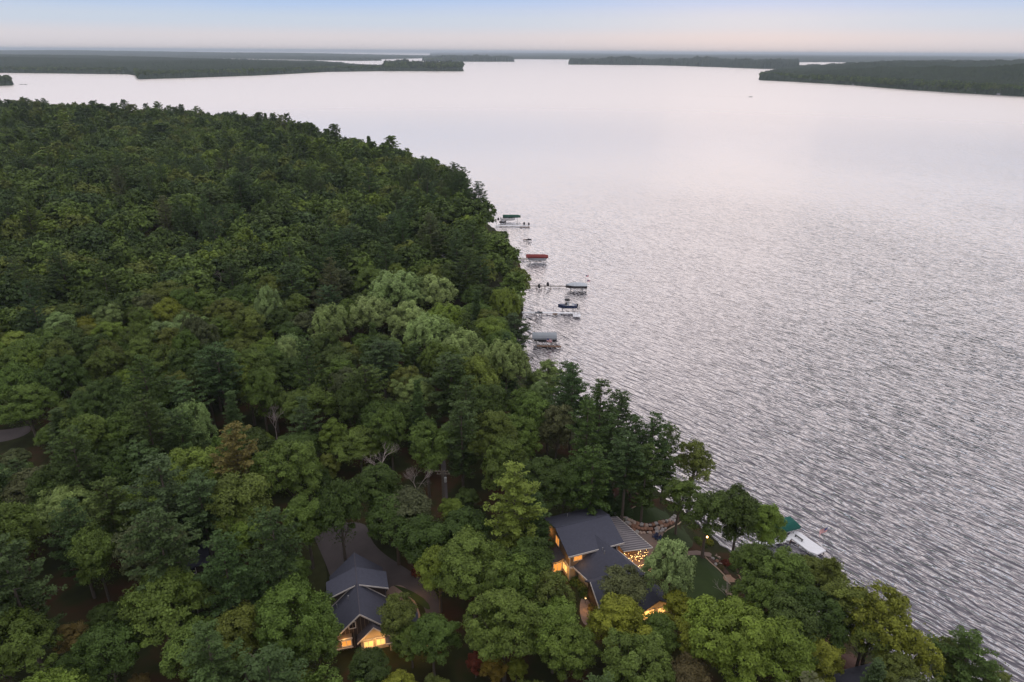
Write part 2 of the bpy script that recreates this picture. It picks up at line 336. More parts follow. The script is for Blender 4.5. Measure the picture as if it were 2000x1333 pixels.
# ------------------------------------------------------------------ haze
hm = bpy.data.materials.new('haze_air'); hm.use_nodes = True; hn = hm.node_tree.nodes; hn.clear()
ho = hn.new('ShaderNodeOutputMaterial'); hv = hn.new('ShaderNodeVolumePrincipled'); hm.node_tree.links.new(hv.outputs[0], ho.inputs['Volume'])
hv.inputs['Color'].default_value = (.74, .86, 1.0, 1); hv.inputs['Density'].default_value = 6.5e-5; hv.inputs['Anisotropy'].default_value = .2
hzo = MB().box(-47000, 47000, -2500, 47000, -4.5, 120).build('haze', hm); tag(hzo, kind='stuff')
hzo['label'] = 'pale blue evening haze over the lake'; hzo['category'] = 'haze'

# ------------------------------------------------------------------ tree prototypes
def leaf_quads(c, nrm, sz, r_, aspect=1.0):
    """c (n,3) centres, nrm (n,3) normals -> verts, quads of small rhombic leaf sprays"""
    n = len(c); t = r_.normal(size=(n, 3)); nrm = nrm/np.linalg.norm(nrm, axis=1)[:, None]
    a = np.cross(nrm, t); a /= np.linalg.norm(a, axis=1)[:, None]+1e-9; b = np.cross(nrm, a)
    s = np.asarray(sz)[:, None] if np.ndim(sz) else sz
    bend = nrm*s*.25
    v = np.stack([c-a*s*aspect-bend, c-b*s*r_.uniform(.35, .7, (n, 1)), c+a*s*aspect-bend, c+b*s*r_.uniform(.35, .7, (n, 1))], 1).reshape(-1, 3)
    return v, np.arange(n*4).reshape(n, 4)
def sph(r_, n):
    v = r_.normal(size=(n, 3)); return v/np.linalg.norm(v, axis=1)[:, None]
def broad_mesh(seed, H=1.0, kind='round', leaves=13000, lsz=.19):
    """crown for a tree 18 m tall; radius about 5 m"""
    r_ = np.random.default_rng(seed); Ht = 18.
    if kind == 'round': R, zc, zr, nl = 4.9, 11.2, 6.4, 13
    elif kind == 'tall': R, zc, zr, nl = 4.0, 11.0, 7.2, 13
    elif kind == 'wide': R, zc, zr, nl = 5.8, 11.6, 5.8, 16
    elif kind == 'sparse': R, zc, zr, nl = 4.6, 10.8, 6.8, 11
    else: R, zc, zr, nl = 5.0, 11, 6.8, 15
    lobes = []
    for i in range(nl):
        for _ in range(60):
            d = sph(r_, 1)[0]
            if d[2] < -.55: continue
            k = (r_.uniform(.45, .72)*(.86 if d[2] > .5 else 1.05)) if i else 0
            c = np.array([d[0]*R*k, d[1]*R*k, zc+d[2]*zr*k])
            if all(np.linalg.norm(c-q[0]) > 1.9 for q in lobes): break
        rr_ = R*r_.uniform(.30, .46)*(1.1 if i == 0 else 1)*(.85 if kind == 'sparse' else 1)
        lobes.append((c, rr_, r_.uniform(-.12, .12)))
    clumps = []
    for c, rr_, t in lobes:
        m = int(11+rr_*7)
        for d in sph(r_, m):
            if d[2] < -.45: continue
            p = c+d*rr_*r_.uniform(.8, 1.12)*np.array([1, 1, .9])
            if sum(np.linalg.norm(p-q[0]) < q[1]*.72 for q in lobes): continue
            clumps.append((p, r_.uniform(.55, 1.05)*(.8 if kind == 'sparse' else 1), t+r_.uniform(-.20, .20), d))
    per = max(6, int(leaves/len(clumps))); V = []; T = []; NN = []
    for p, cr_, t, dd in clumps:
        d = sph(r_, per); d[:, 2] = np.where(d[:, 2] < -.3, -d[:, 2]*.7, d[:, 2])
        sc = np.array([1.05, 1.05, .92])
        if kind == 'willow': sc = np.array([.7, .7, 1.5])
        q = p+d*cr_*sc*r_.uniform(.55, 1.12, (per, 1))
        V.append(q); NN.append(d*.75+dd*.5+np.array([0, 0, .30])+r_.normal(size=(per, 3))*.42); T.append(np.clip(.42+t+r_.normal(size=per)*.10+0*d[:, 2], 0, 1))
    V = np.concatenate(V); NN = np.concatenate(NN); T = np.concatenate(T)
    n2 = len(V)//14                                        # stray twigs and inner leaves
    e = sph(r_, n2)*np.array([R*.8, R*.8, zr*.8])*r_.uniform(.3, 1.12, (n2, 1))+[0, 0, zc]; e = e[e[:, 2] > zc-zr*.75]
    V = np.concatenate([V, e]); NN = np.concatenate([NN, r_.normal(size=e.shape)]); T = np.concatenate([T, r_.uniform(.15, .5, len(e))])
    v, q = leaf_quads(V, NN, lsz*r_.uniform(.6, 1.35, len(V)), r_)
    return v, q, np.repeat(T, 4), lobes
def broad_trunk(seed, lobes, base=.30):
    r_ = random.Random(seed); m = MB()
    fork = 6.2; top = (r_.uniform(-.4, .4), r_.uniform(-.4, .4), 12.5)
    m.tube([(0, 0, -1.0), (0, 0, 0), (r_.uniform(-.15, .15), r_.uniform(-.15, .15), 3), (top[0]*.4, top[1]*.4, fork), top], [base*1.5, base*1.15, base*.9, base*.75, base*.2], 7)
    for c, rr_, t in lobes[:9]:
        c = Vector(c); s_ = Vector((top[0]*.4, top[1]*.4, r_.uniform(fork-1, fork+2.2)))
        if c.z < s_.z: s_.z = c.z-1.5
        m.tube([s_, s_.lerp(c, .5)+Vector((0, 0, -.4)), c, c+(c-s_).normalized()*rr_*.6], [base*.42, base*.28, base*.15, base*.05], 5)
    return m
def pine_mesh(seed, kind='white', dens=1.0, lsz=.24):
    """conifer crown for a tree 22 m tall"""
    r_ = np.random.default_rng(seed); H = 22.; C = []; NN = []; T = []; A = []; br = []
    if kind == 'white': z0, rmax, step, nb = 5.5, 4.6, .95, 6
    elif kind == 'red': z0, rmax, step, nb = 10.5, 3.5, .8, 7
    else: z0, rmax, step, nb = 1.2, 3.7, .62, 9
    z = z0; 
    while z < H-.4:
        f_ = (z-z0)/(H-z0)
        if kind == 'white': prof = min(1, .55+1.3*f_)*(1-f_**2.2)**.8*rmax+.35
        elif kind == 'red': prof = math.sin(math.pi*min(1, f_*.86+.14))**.7*rmax+.3
        else: prof = (1-f_)*rmax+.25
        k = max(3, int(nb*(1-.45*f_))); off = r_.uniform(0, 6.28)
        for j in range(k):
            if kind != 'spruce' and r_.random() < .10: continue
            th = off+2*math.pi*j/k+r_.uniform(-.35, .35); Lb = prof*r_.uniform(.62, 1.18 if kind != 'spruce' else 1.05)
            rise = {'white': .16+.55*f_, 'red': .1+.5*f_, 'spruce': -.28+.35*f_}[kind]
            dr = np.array([math.cos(th), math.sin(th), 0]); s0 = np.array([0, 0, z])
            nt_ = max(3, int(Lb*2.6*dens)); bt = r_.uniform(-.12, .12)
            end = s0+dr*Lb+np.array([0, 0, rise*Lb*.8]); br.append((s0, s0+dr*Lb*.5+np.array([0, 0, rise*Lb*.25]), end))
            for i in range(nt_):
                u_ = (i+1)/nt_*(.82 if kind == 'white' else .9)+.15
                p = s0+dr*Lb*u_+np.array([0, 0, rise*Lb*u_**1.6*.8])+r_.normal(size=3)*np.array([.30, .30, .10])*(.4+u_*.7)
                m = max(4, int(19*dens)); d = sph(r_, m); d[:, 2] = np.abs(d[:, 2])*.55+.05
                wdt = .62 if kind != 'red' else .5
                C.append(p+d*wdt*np.array([1.15, 1.15, .55 if kind != 'red' else .8])*r_.uniform(.4, 1, (m, 1))); NN.append(np.cross(d, r_.normal(size=(m, 3)))*.5+np.array([0, 0, .9])+d*.4)
                T.append(np.clip(.40+bt+.16*u_+r_.normal(size=m)*.09, 0, 1))
        z += step*r_.uniform(.8, 1.25)
    C = np.concatenate(C); NN = np.concatenate(NN)+r_.normal(size=C.shape)*.25; T = np.concatenate(T)
    v, q = leaf_quads(C, NN, lsz*r_.uniform(.6, 1.3, len(C)), r_)
    return v, q, np.repeat(T, 4), br
def pine_trunk(br, seed, kind):
    m = MB(); b = .30
    m.tube([(0, 0, -1), (0, 0, 0), (0, 0, 8), (0, 0, 16), (0, 0, 21.6)], [b*1.3, b*1.1, b*.8, b*.45, b*.08], 7)
    for s0, mid, e in br[::2]: m.tube([s0, mid, e], [.07, .05, .02], 4)
    return m
def bare_mesh(seed, H=16., spread=.55, depth=6):
    r_ = random.Random(seed); m = MB()
    def rec(p, d, ln, rad, k):
        q = p+d*ln+Vector((r_.uniform(-1, 1), r_.uniform(-1, 1), 0))*ln*.06
        m.tube([p, q], [rad, rad*.72], 5 if k > 3 else 3)
        if k == 0: return
        for _ in range(3 if k > 1 and r_.random() < .6 else 2):
            a = Vector((r_.gauss(0, 1), r_.gauss(0, 1), r_.gauss(0, .4))).normalized()
            rec(q, (d+a*spread+Vector((0, 0, .12))).normalized(), ln*r_.uniform(.62, .85), rad*.62, k-1)
    m.tube([(0, 0, -1), (0, 0, H*.35)], [.26, .19], 7)
    rec(Vector((0, 0, H*.35)), Vector((0, 0, 1)), H*.18, .17, depth)
    return m
PROTO = {}
def protos():
    i = 0
    for kd, n in (('round', 3), ('tall', 3), ('wide', 2), ('sparse', 3), ('willow', 2)):
        for k in range(n):
            i += 1; lv = {'round': 26000, 'tall': 22000, 'wide': 30000, 'sparse': 10500, 'willow': 26000}[kd]
            v, q, t, lobes = broad_mesh(100+i, kind=kd, leaves=lv)
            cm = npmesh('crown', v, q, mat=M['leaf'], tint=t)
            to = broad_trunk(i, lobes).build('trunk', M['bark'] if kd != 'sparse' else M['bark']); tm = to.data; bpy.data.objects.remove(to)
            PROTO.setdefault(kd, []).append((cm, tm, 18.))
    for kd, n in (('white', 4), ('red', 2), ('spruce', 2)):
        for k in range(n):
            i += 1; v, q, t, br = pine_mesh(200+i, kd)
            cm = npmesh('crown', v, q, mat=M['leaf'], tint=t)
            to = pine_trunk(br, i, kd).build('trunk', M['bark']); tm = to.data; bpy.data.objects.remove(to)
            PROTO.setdefault(kd, []).append((cm, tm, 22.))
    for k in range(4):
        to = bare_mesh(50+k, spread=(.42, .55, .7, .5)[k]).build('branches', M['deadwood']); tm = to.data; bpy.data.objects.remove(to)
        PROTO.setdefault('bare', []).append((None, tm, 16.))
protos()
CONIF = ('white', 'red', 'spruce')
KINDNAME = dict(round='broadleaf_tree', tall='broadleaf_tree', wide='broadleaf_tree', sparse='broadleaf_tree', willow='broadleaf_tree', white='pine_tree', red='pine_tree', spruce='spruce_tree', bare='bare_tree')
TREES = []                                 # (x, y, radius) for spacing
def put_tree(kind, x, y, H, rad, col, label, group, var=None, zg=None, rz=None):
    cm, tm, h0 = PROTO[kind][(var if var is not None else random.randrange(99)) % len(PROTO[kind])]
    zg = hz(x, y) if zg is None else zg
    o = empty(KINDNAME[kind], (x, y, zg-.1), random.uniform(0, 6.28) if rz is None else rz)
    base = {'round': 5.4, 'tall': 4.5, 'wide': 6.3, 'sparse': 4.9, 'willow': 5.6, 'white': 4.6, 'red': 3.6, 'spruce': 3.7, 'bare': 5.0}[kind]
    sx = rad/base; sz = H/h0; 
    tr_ = link('trunk' if cm else 'branches', tm, o)
    tr_.scale = (sx, sx, sz)
    if cm:
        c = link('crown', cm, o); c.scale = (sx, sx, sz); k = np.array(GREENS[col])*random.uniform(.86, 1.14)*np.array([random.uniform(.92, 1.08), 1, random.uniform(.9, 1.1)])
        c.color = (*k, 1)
    tag(o, label, 'tree', group); TREES.append((x, y, rad)); return o
# ---- trees that can be told apart in the photograph: px, py of the crown top, kind, height, radius, colour, label
HERO = [
 # shoreline, far to near
 (1120, 712, 'white', 22, 4.6, 'pine', 'dark pointed pine at the water edge just below the grey boat canopy'),
 (1072, 690, 'sparse', 17, 5.4, 'pale', 'thin pale green tree leaning over the water in front of the grey boat canopy'),
 (1176, 738, 'white', 23, 4.0, 'pine', 'open topped shoreline pine with a bare pale limb, below the pointed pine'),
 (1212, 760, 'white', 21, 4.4, 'pine', 'full dark shoreline pine right of the pine with the bare limb'),
 (1244, 815, 'white', 19, 3.8, 'pine', 'narrow shoreline pine at the start of the lower group of ragged pines'),
 (1280, 806, 'white', 22, 3.9, 'pine', 'tallest ragged pine of the shoreline group above the lawn'),
 (1308, 825, 'white', 20, 3.8, 'dark', 'ragged pine leaning to the water behind the lawn'),
 (1365, 842, 'sparse', 19, 4.6, 'olive', 'tall open broadleaf tree with see-through crown standing highest over the water past the ragged pines'),
 (1335, 915, 'sparse', 15, 4.2, 'mid', 'smaller see-through tree below the tall open one at the shore'),
 (1240, 900, 'sparse', 9, 2.8, 'olive', 'small leafy tree with water glinting through behind the raised lawn'),
 (1393, 938, 'sparse', 17, 5.0, 'dark', 'dark see-through oak at the shore behind the path light'),
 (1452, 945, 'tall', 18, 4.6, 'dark', 'dense dark tree by the shore between the see-through oak and the bright green tree'),
 (1502, 978, 'round', 16, 4.2, 'bright', 'bright green round tree left of the green boat canopy'),
 (1478, 1050, 'tall', 14, 3.6, 'mid', 'mid green tree directly below the bright green one at the dock'),
 (1545, 1074, 'round', 15, 5.0, 'mid', 'broad green tree hiding the shore end of the white dock'),
 (1592, 1085, 'wide', 13, 5.2, 'olive', 'wide low crown just below the white dock'),
 (1632, 1075, 'sparse', 16, 3.6, 'olive', 'thin twiggy tree poking up against the water right of the white dock'),
 (1665, 1112, 'sparse', 17, 4.6, 'olive', 'brownish green see-through tree right of the wide low crown'),
 (1735, 1122, 'sparse', 19, 5.0, 'yellow', 'tall yellow green tree with bare twin trunks on the beach at lower right'),
 (1706, 1180, 'sparse', 14, 4.2, 'olive', 'lower olive tree in front of the tall yellow green beach tree'),
 (1800, 1205, 'sparse', 16, 4.4, 'yellow', 'yellow tinged see-through tree over the water right of the beach tree'),
 (1862, 1232, 'sparse', 15, 3.8, 'olive', 'thin olive tree between the yellow tinged tree and the dark corner pine'),
 (1905, 1238, 'white', 17, 4.4, 'dark', 'dark layered pine at the water in the lower right corner'),
 (1960, 1290, 'sparse', 13, 3.8, 'olive', 'low thin tree in the extreme lower right corner'),
 (1770, 1275, 'tall', 12, 3.4, 'olive', 'short tree under the yellow tinged tree by the water'),
 (1560, 1165, 'round', 16, 5.0, 'dark', 'dark crown behind the bright yellow green tree at lower right'),
 (1500, 1110, 'wide', 15, 5.0, 'mid', 'wide green crown right of the round stone fire terrace'),
 (1610, 1150, 'wide', 15, 5.2, 'dark', 'dark broad crown between the dock trees and the beach'),
 # around the large house
 (1318, 1050, 'willow', 16, 4.6, 'pale', 'pale green tree standing in front of the string-lit patio'),
 (1226, 1108, 'tall', 13, 4.0, 'dull', 'small dull green tree over the lower roof of the large house'),
 (1213, 1168, 'round', 13, 5.2, 'yellow', 'yellow green round tree in front of the garage wing of the large house'),
 (1330, 1150, 'sparse', 10, 3.4, 'yellow', 'small yellowish tree right of the lit gable end'),
 (1290, 1200, 'tall', 10, 3.6, 'mid', 'small green tree by the amber lamps at the end of the house'),
 (1450, 1175, 'wide', 18, 6.4, 'bright', 'big bright yellow green tree at the bottom edge right of centre'),
 (1385, 1190, 'round', 13, 4.2, 'yellow', 'yellow green tree left of the big bright one at the bottom edge'),
 (1540, 1215, 'round', 15, 5.4, 'bright', 'second bright green crown at the bottom edge, right of the biggest one'),
 (1600, 1238, 'round', 12, 4.0, 'yellow', 'yellow tipped tree at the bottom edge before the beach'),
 (1255, 1255, 'wide', 15, 5.6, 'mid', 'broad green crown at the bottom edge under the yellow green round tree'),
 (1350, 1290, 'round', 12, 4.4, 'brown', 'brownish crown among green ones at the bottom edge'),
 (1040, 1050, 'tall', 15, 4.2, 'dark', 'dark tree hugging the left wall of the large house'),
 (1006, 908, 'white', 22, 5.2, 'bright', 'fresh green pyramidal pine left of the large house roof'),
 (1045, 960, 'spruce', 15, 4.0, 'pine', 'green conifer between the fresh green pine and the large house'),
 (925, 1042, 'wide', 17, 6.6, 'mid', 'largest leafy crown between the two houses'),
 (855, 1062, 'round', 14, 4.6, 'bright', 'light green crown edging the driveway curve'),
 (1010, 1085, 'round', 15, 5.2, 'mid', 'round green crown between the largest crown and the large house'),
 (985, 1165, 'wide', 16, 6.0, 'mid', 'wide green crown below the largest crown between the houses'),
 (1085, 1172, 'round', 14, 4.8, 'bright', 'leafy green crown left of the garage wing path'),
 (1110, 1215, 'round', 13, 4.4, 'mid', 'green crown at the bottom just left of the yellow green round tree'),
 (1188, 940, 'spruce', 6, 1.9, 'blue', 'little bluish spruce at the back edge of the raised lawn'),
 (1218, 952, 'spruce', 6.5, 2.1, 'blue', 'rounder bluish spruce by the winding stone edging of the raised lawn'),
 (1150, 955, 'spruce', 7, 2.2, 'blue', 'dark small spruce behind the large house roof'),
 # around the driveway house
 (778, 1160, 'tall', 12, 3.1, 'olive', 'slim olive green tree in front of the right wing of the driveway house'),
 (842, 1198, 'round', 12, 3.9, 'mid', 'green tree right of the driveway house at the lit corner'),
 (800, 1215, 'round', 9, 3.0, 'mid', 'low green tree under the lit windows of the driveway house'),
 (715, 1268, 'tall', 9, 3.2, 'dark', 'dark bushy tree below the gable of the driveway house'),
 (567, 1140, 'wide', 17, 6.2, 'mid', 'broad tufted green crown left of the driveway house'),
 (610, 1205, 'round', 13, 4.6, 'mid', 'green crown overlapping the left eave of the driveway house'),
 (455, 1185, 'round', 15, 5.0, 'olive', 'olive tree left of the broad tufted crown at the bottom'),
 (365, 1212, 'round', 14, 5.0, 'mid', 'round green tree left of the olive tree at the bottom'),
 (650, 812, 'round', 14, 4.0, 'bright', 'small bright green tree high above the driveway entrance'),
 (728, 902, 'round', 17, 5.6, 'dark', 'dark crown with pale dead twigs above it, over the driveway'),
 (790, 945, 'tall', 17, 5.0, 'dull', 'dull grey green tree left of the utility pole'),
 (768, 958, 'round', 16, 5.2, 'dark', 'dark crown leaning over the upper right corner of the driveway'),
 (826, 1000, 'tall', 15, 4.6, 'dark', 'dark upright tree just below the utility poles'),
 (905, 985, 'round', 15, 4.8, 'dark', 'dark round tree right of the utility poles'),
 (655, 925, 'tall', 20, 4.4, 'dark', 'tall dark tree with bare trunk above the driveway entrance'),
 (590, 955, 'tall', 17, 4.2, 'mid', 'upright green tree at the upper left corner of the driveway'),
 (1062, 885, 'wide', 18, 5.6, 'dark', 'wide dark crown right of the fresh green pine'),
 (1104, 893, 'round', 17, 4.8, 'dark', 'dark round crown right behind the large house'),
 (1160, 870, 'white', 20, 4.6, 'dark', 'dark pine between the dull crown and the raised lawn'),
 (1150, 775, 'white', 23, 4.0, 'dark', 'dark pine filling the gap below the pointed pine'),
 (1200, 810, 'white', 20, 4.0, 'pine', 'lower shoreline pine under the full dark one'),
 (1228, 852, 'red', 20, 3.6, 'pine', 'round headed pine in the middle of the ragged shoreline group'),
 (1266, 868, 'white', 18, 3.8, 'dark', 'short dark pine below the tallest ragged one'),
 (1165, 925, 'spruce', 9, 2.6, 'dark', 'medium dark spruce at the wooded edge of the raised lawn'),
 (960, 800, 'wide', 19, 6.0, 'olive', 'wide olive crown above the fresh green pine'),
 (990, 850, 'round', 18, 5.4, 'mid', 'bright topped round crown just above the fresh green pine'),
 (900, 782, 'white', 22, 4.6, 'pine', 'slim layered pine left of the wide olive crown'),
 # left
 (452, 828, 'white', 23, 5.0, 'orange', 'pine with an orange browned top at left of centre'),
 (560, 850, 'wide', 20, 6.6, 'mid', 'large green crown right of the orange topped pine'),
 (455, 905, 'tall', 22, 5.6, 'olive', 'tall olive crown below the orange topped pine'),
 (475, 975, 'tall', 17, 5.0, 'bright', 'yellowish green tree with pale bare trunks showing below it'),
 (568, 1003, 'round', 10, 2.3, 'gold', 'golden tinged tree at the left edge of the driveway'),
 (305, 890, 'white', 24, 6.2, 'blue', 'large spreading pine with long level limbs at left'),
 (270, 1000, 'tall', 20, 5.6, 'dull', 'tall dull green tree below the large spreading pine'),
 (105, 795, 'spruce', 16, 3.6, 'pine', 'pointed green spruce beside the grey road at the left edge'),
 (200, 935, 'white', 19, 4.4, 'dark', 'dark pine left of the large spreading pine'),
 (135, 1215, 'round', 7, 2.6, 'orange', 'small orange autumn tree in the lower left woods'),
 (190, 1215, 'round', 15, 4.6, 'dark', 'dark round tree right of the small orange tree'),
 (265, 1318, 'round', 5, 1.8, 'orange', 'tiny orange bush-like tree at the bottom left edge'),
 (928, 1275, 'round', 5, 1.8, 'red', 'small red brown tree at the bottom edge between the houses'),
 (965, 1278, 'round', 6, 2.2, 'gold', 'small golden tree beside the red brown one at the bottom edge'),
 (1008, 1285, 'round', 5, 1.8, 'yellow', 'small yellow tree right of the golden one at the bottom edge'),
 # bare trees
 (424, 515, 'bare', 15, 5.2, None, 'pinkish grey leafless tree in the mid-left forest'),
 (531, 790, 'bare', 13, 3.6, None, 'leafless tree above the large green crown left of centre'),
 (735, 862, 'bare', 15, 5.5, None, 'spreading leafless tree above the driveway crown'),
 (812, 905, 'bare', 13, 4.2, None, 'smaller leafless tree left of the utility pole'),
 (1432, 1120, 'bare', 12, 3.2, None, 'pale bare sapling in front of the round stone fire terrace'),
 (1090, 780, 'round', 18, 4.6, 'dull', 'greyish brown dull crown left of the shoreline pines'),
 # pale willows mid centre
 (775, 520, 'willow', 20, 9.0, 'pale', 'widest pale grey green tree in the middle of the forest'),
 (850, 535, 'willow', 17, 7.0, 'pale', 'pale grey green crown joined to the right of the widest pale one'),
 (722, 572, 'willow', 16, 6.5, 'pale', 'pale crown at the lower left of the widest pale one'),
 (795, 588, 'willow', 15, 6.8, 'pale', 'pale crown directly under the widest pale one'),
 (872, 586, 'willow', 15, 6.0, 'bright', 'light green crown at the right foot of the pale group'),
 (842, 605, 'willow', 18, 6.5, 'pale', 'pale bushy tree in front of the widest pale one'),
 (900, 640, 'willow', 17, 6.0, 'pale', 'pale green crown right of the pale bushy tree'),
 (925, 690, 'willow', 17, 6.4, 'bright', 'fresh light green crown inland from the grey boat canopy'),
 (988, 655, 'willow', 18, 5.6, 'pale', 'pale tree at the shore beside the plank walk to the grey canopy'),
 (985, 555, 'willow', 18, 5.4, 'bright', 'light green tree on the shore between the two long docks'),
 (960, 612, 'tall', 17, 5.0, 'bright', 'green shore tree just inland of the motorboat dock'),
 (640, 590, 'willow', 17, 6.0, 'pale', 'feathery pale tree standing alone left of the pale group'),
 (880, 690, 'white', 20, 6.6, 'pine', 'spreading layered pine in the middle of the forest right of centre'),
 (565, 512, 'white', 22, 6.2, 'pine', 'tall layered pine left of the pale grey green group'),
 (205, 620, 'round', 15, 5.0, 'bright', 'light green dome crown alone in the dark left woods'),
]
HEROLAB = []
for (px, py, kd, H, rad, col, lab) in HERO:
    if kd == 'willow' and 500 < py < 700: rad *= 1.22; H += 1.5
    w_ = G(px, py, H)
    if kd in CONIF: pass
    put_tree(kd, w_.x, w_.y, H, rad, col or 'dull', lab, 'distinct trees of the wooded shore')
NH = len(TREES)

# ---- keep-clear areas: ground footprints and what must stay visible from the air
CLEARG = [  # world polygons of open ground, from the driveway, lawns and houses
 [(600, 1020), (735, 1018), (740, 1085), (858, 1150), (850, 1195), (640, 1290), (560, 1200), (620, 1120)],
 [(1060, 1035), (1150, 1010), (1165, 990), (1255, 968), (1330, 1005), (1385, 1070), (1455, 1130), (1420, 1175), (1300, 1230), (1160, 1260), (1085, 1180)],
 [(-120, 850), (62, 832), (66, 862), (-120, 884)],
 [(852, 895), (884, 895), (896, 1010), (850, 1010)],
]
CLEARW = [np.array([G(x, y)[:2] for x, y in pl]) for pl in CLEARG]
KEEPV = [ # image windows (full size pixels) and the depth behind which they lie
 ([(1080, 1030), (1150, 992), (1255, 972), (1325, 1008), (1350, 1040), (1290, 1110), (1215, 1150), (1180, 1172), (1130, 1140), (1085, 1090)], 125),
 ([(1352, 1080), (1400, 1078), (1445, 1125), (1420, 1150), (1355, 1160)], 132),
 ([(612, 1030), (705, 1024), (745, 1085), (838, 1150), (836, 1180), (765, 1155), (745, 1250), (652, 1265), (640, 1120)], 135),
 ([(1518, 1002), (1562, 1002), (1640, 1070), (1560, 1072), (1522, 1050)], 200),
 ([(-70, 822), (50, 822), (50, 872), (-70, 872)], 158),
 ([(858, 930), (876, 930), (876, 1000), (858, 1000)], 190),
 ([(1368, 1045), (1390, 1045), (1390, 1066), (1368, 1066)], 170),
 ([(695, 535), (900, 535), (900, 600), (700, 600)], 222),
 ([(972, 410), (1040, 410), (1040, 446), (968, 446)], 366),
 ([(800, 615), (1000, 600), (1010, 730), (820, 740)], 168),
 ([(1026, 400), (1160, 400), (1160, 680), (1026, 680)], 205),
]
KEEPV = [(np.array(a_, float), b_) for a_, b_ in KEEPV]
def blocked(x, y, zg, H, rad):
    pts = [(x, y, zg+H*.98)]+[(x+dx*rad*.75, y, zg+H*f_) for f_ in (.45, .65, .85) for dx in (-1, 0, 1)]
    a, b, z = Q(pts); q = np.stack([a, b], 1)
    return any((z.mean() < dep) and inside(q, pl).any() for pl, dep in KEEPV)
# candidates on a jittered grid over the whole visible peninsula
cand = []
def near_far(y): return 8.0 if y < 260 else 10.0
y = 45.0
while y < 1180:
    x = -y*.86-60
    while x < 130:
        cx, cy = x+rng.uniform(-3, 3), y+rng.uniform(-3, 3); cand.append((cx, cy)); x += near_far(y)
    y += near_far(y)*.9
cand = np.array(cand); cd_ = sdist(cand); ok = cd_ > 1.2; cand = cand[ok]; cd_ = cd_[ok]
for cw in CLEARW: 
    k = ~inside(cand, cw); cand, cd_ = cand[k], cd_[k]
hq = height(cand)
dist = np.hypot(cand[:, 0], cand[:, 1]); order = np.argsort(dist); cand, cd_, hq = cand[order], cd_[order], hq[order]
hero = np.array(TREES)
HSC = Q([tuple(G(h[0], h[1], h[3])-Vector((0, 0, h[3]*.22))) for h in HERO])
NB, NC = 0, 0; rest = []
def zone(x, y, d):
    px, py, _ = Q([[x, y, 12]]); px, py = px[0], py[0]
    if py > 1010:
        if px < 330: return 'in the lower left corner of the woods'
        if px < 640: return 'in the lower woods left of the driveway house'
        if px < 1090: return 'in the woods between the two houses'
        return 'in the lower woods in front of the large house'
    if d < 14: return 'along the shore above the large house' if py > 700 else 'along the shore by the docks'
    if py > 860:
        return 'in the left woods below the grey road' if px < 620 else 'in the woods behind the driveway' if px < 1000 else 'in the woods behind the large house'
    if py > 720: return 'in the left woods above the grey road' if px < 420 else 'in the mid woods left of the shoreline pines' if px > 800 else 'in the mid woods above the driveway'
    return 'in the forest inland from the docks' if px > 560 else 'in the forest at the left edge of the picture'
CDESC = dict(dark='dark green', mid='mid green', olive='olive green', yellow='yellow green', bright='fresh green', pale='pale grey green', dull='dull brownish green', pine='deep green', blue='blue green')
shape_word = dict(round='round-crowned broadleaf tree', tall='upright broadleaf tree', wide='broad spreading tree', sparse='open-crowned broadleaf tree', willow='feathery broadleaf tree', white='layered pine', red='bare-trunked pine', spruce='pointed spruce')
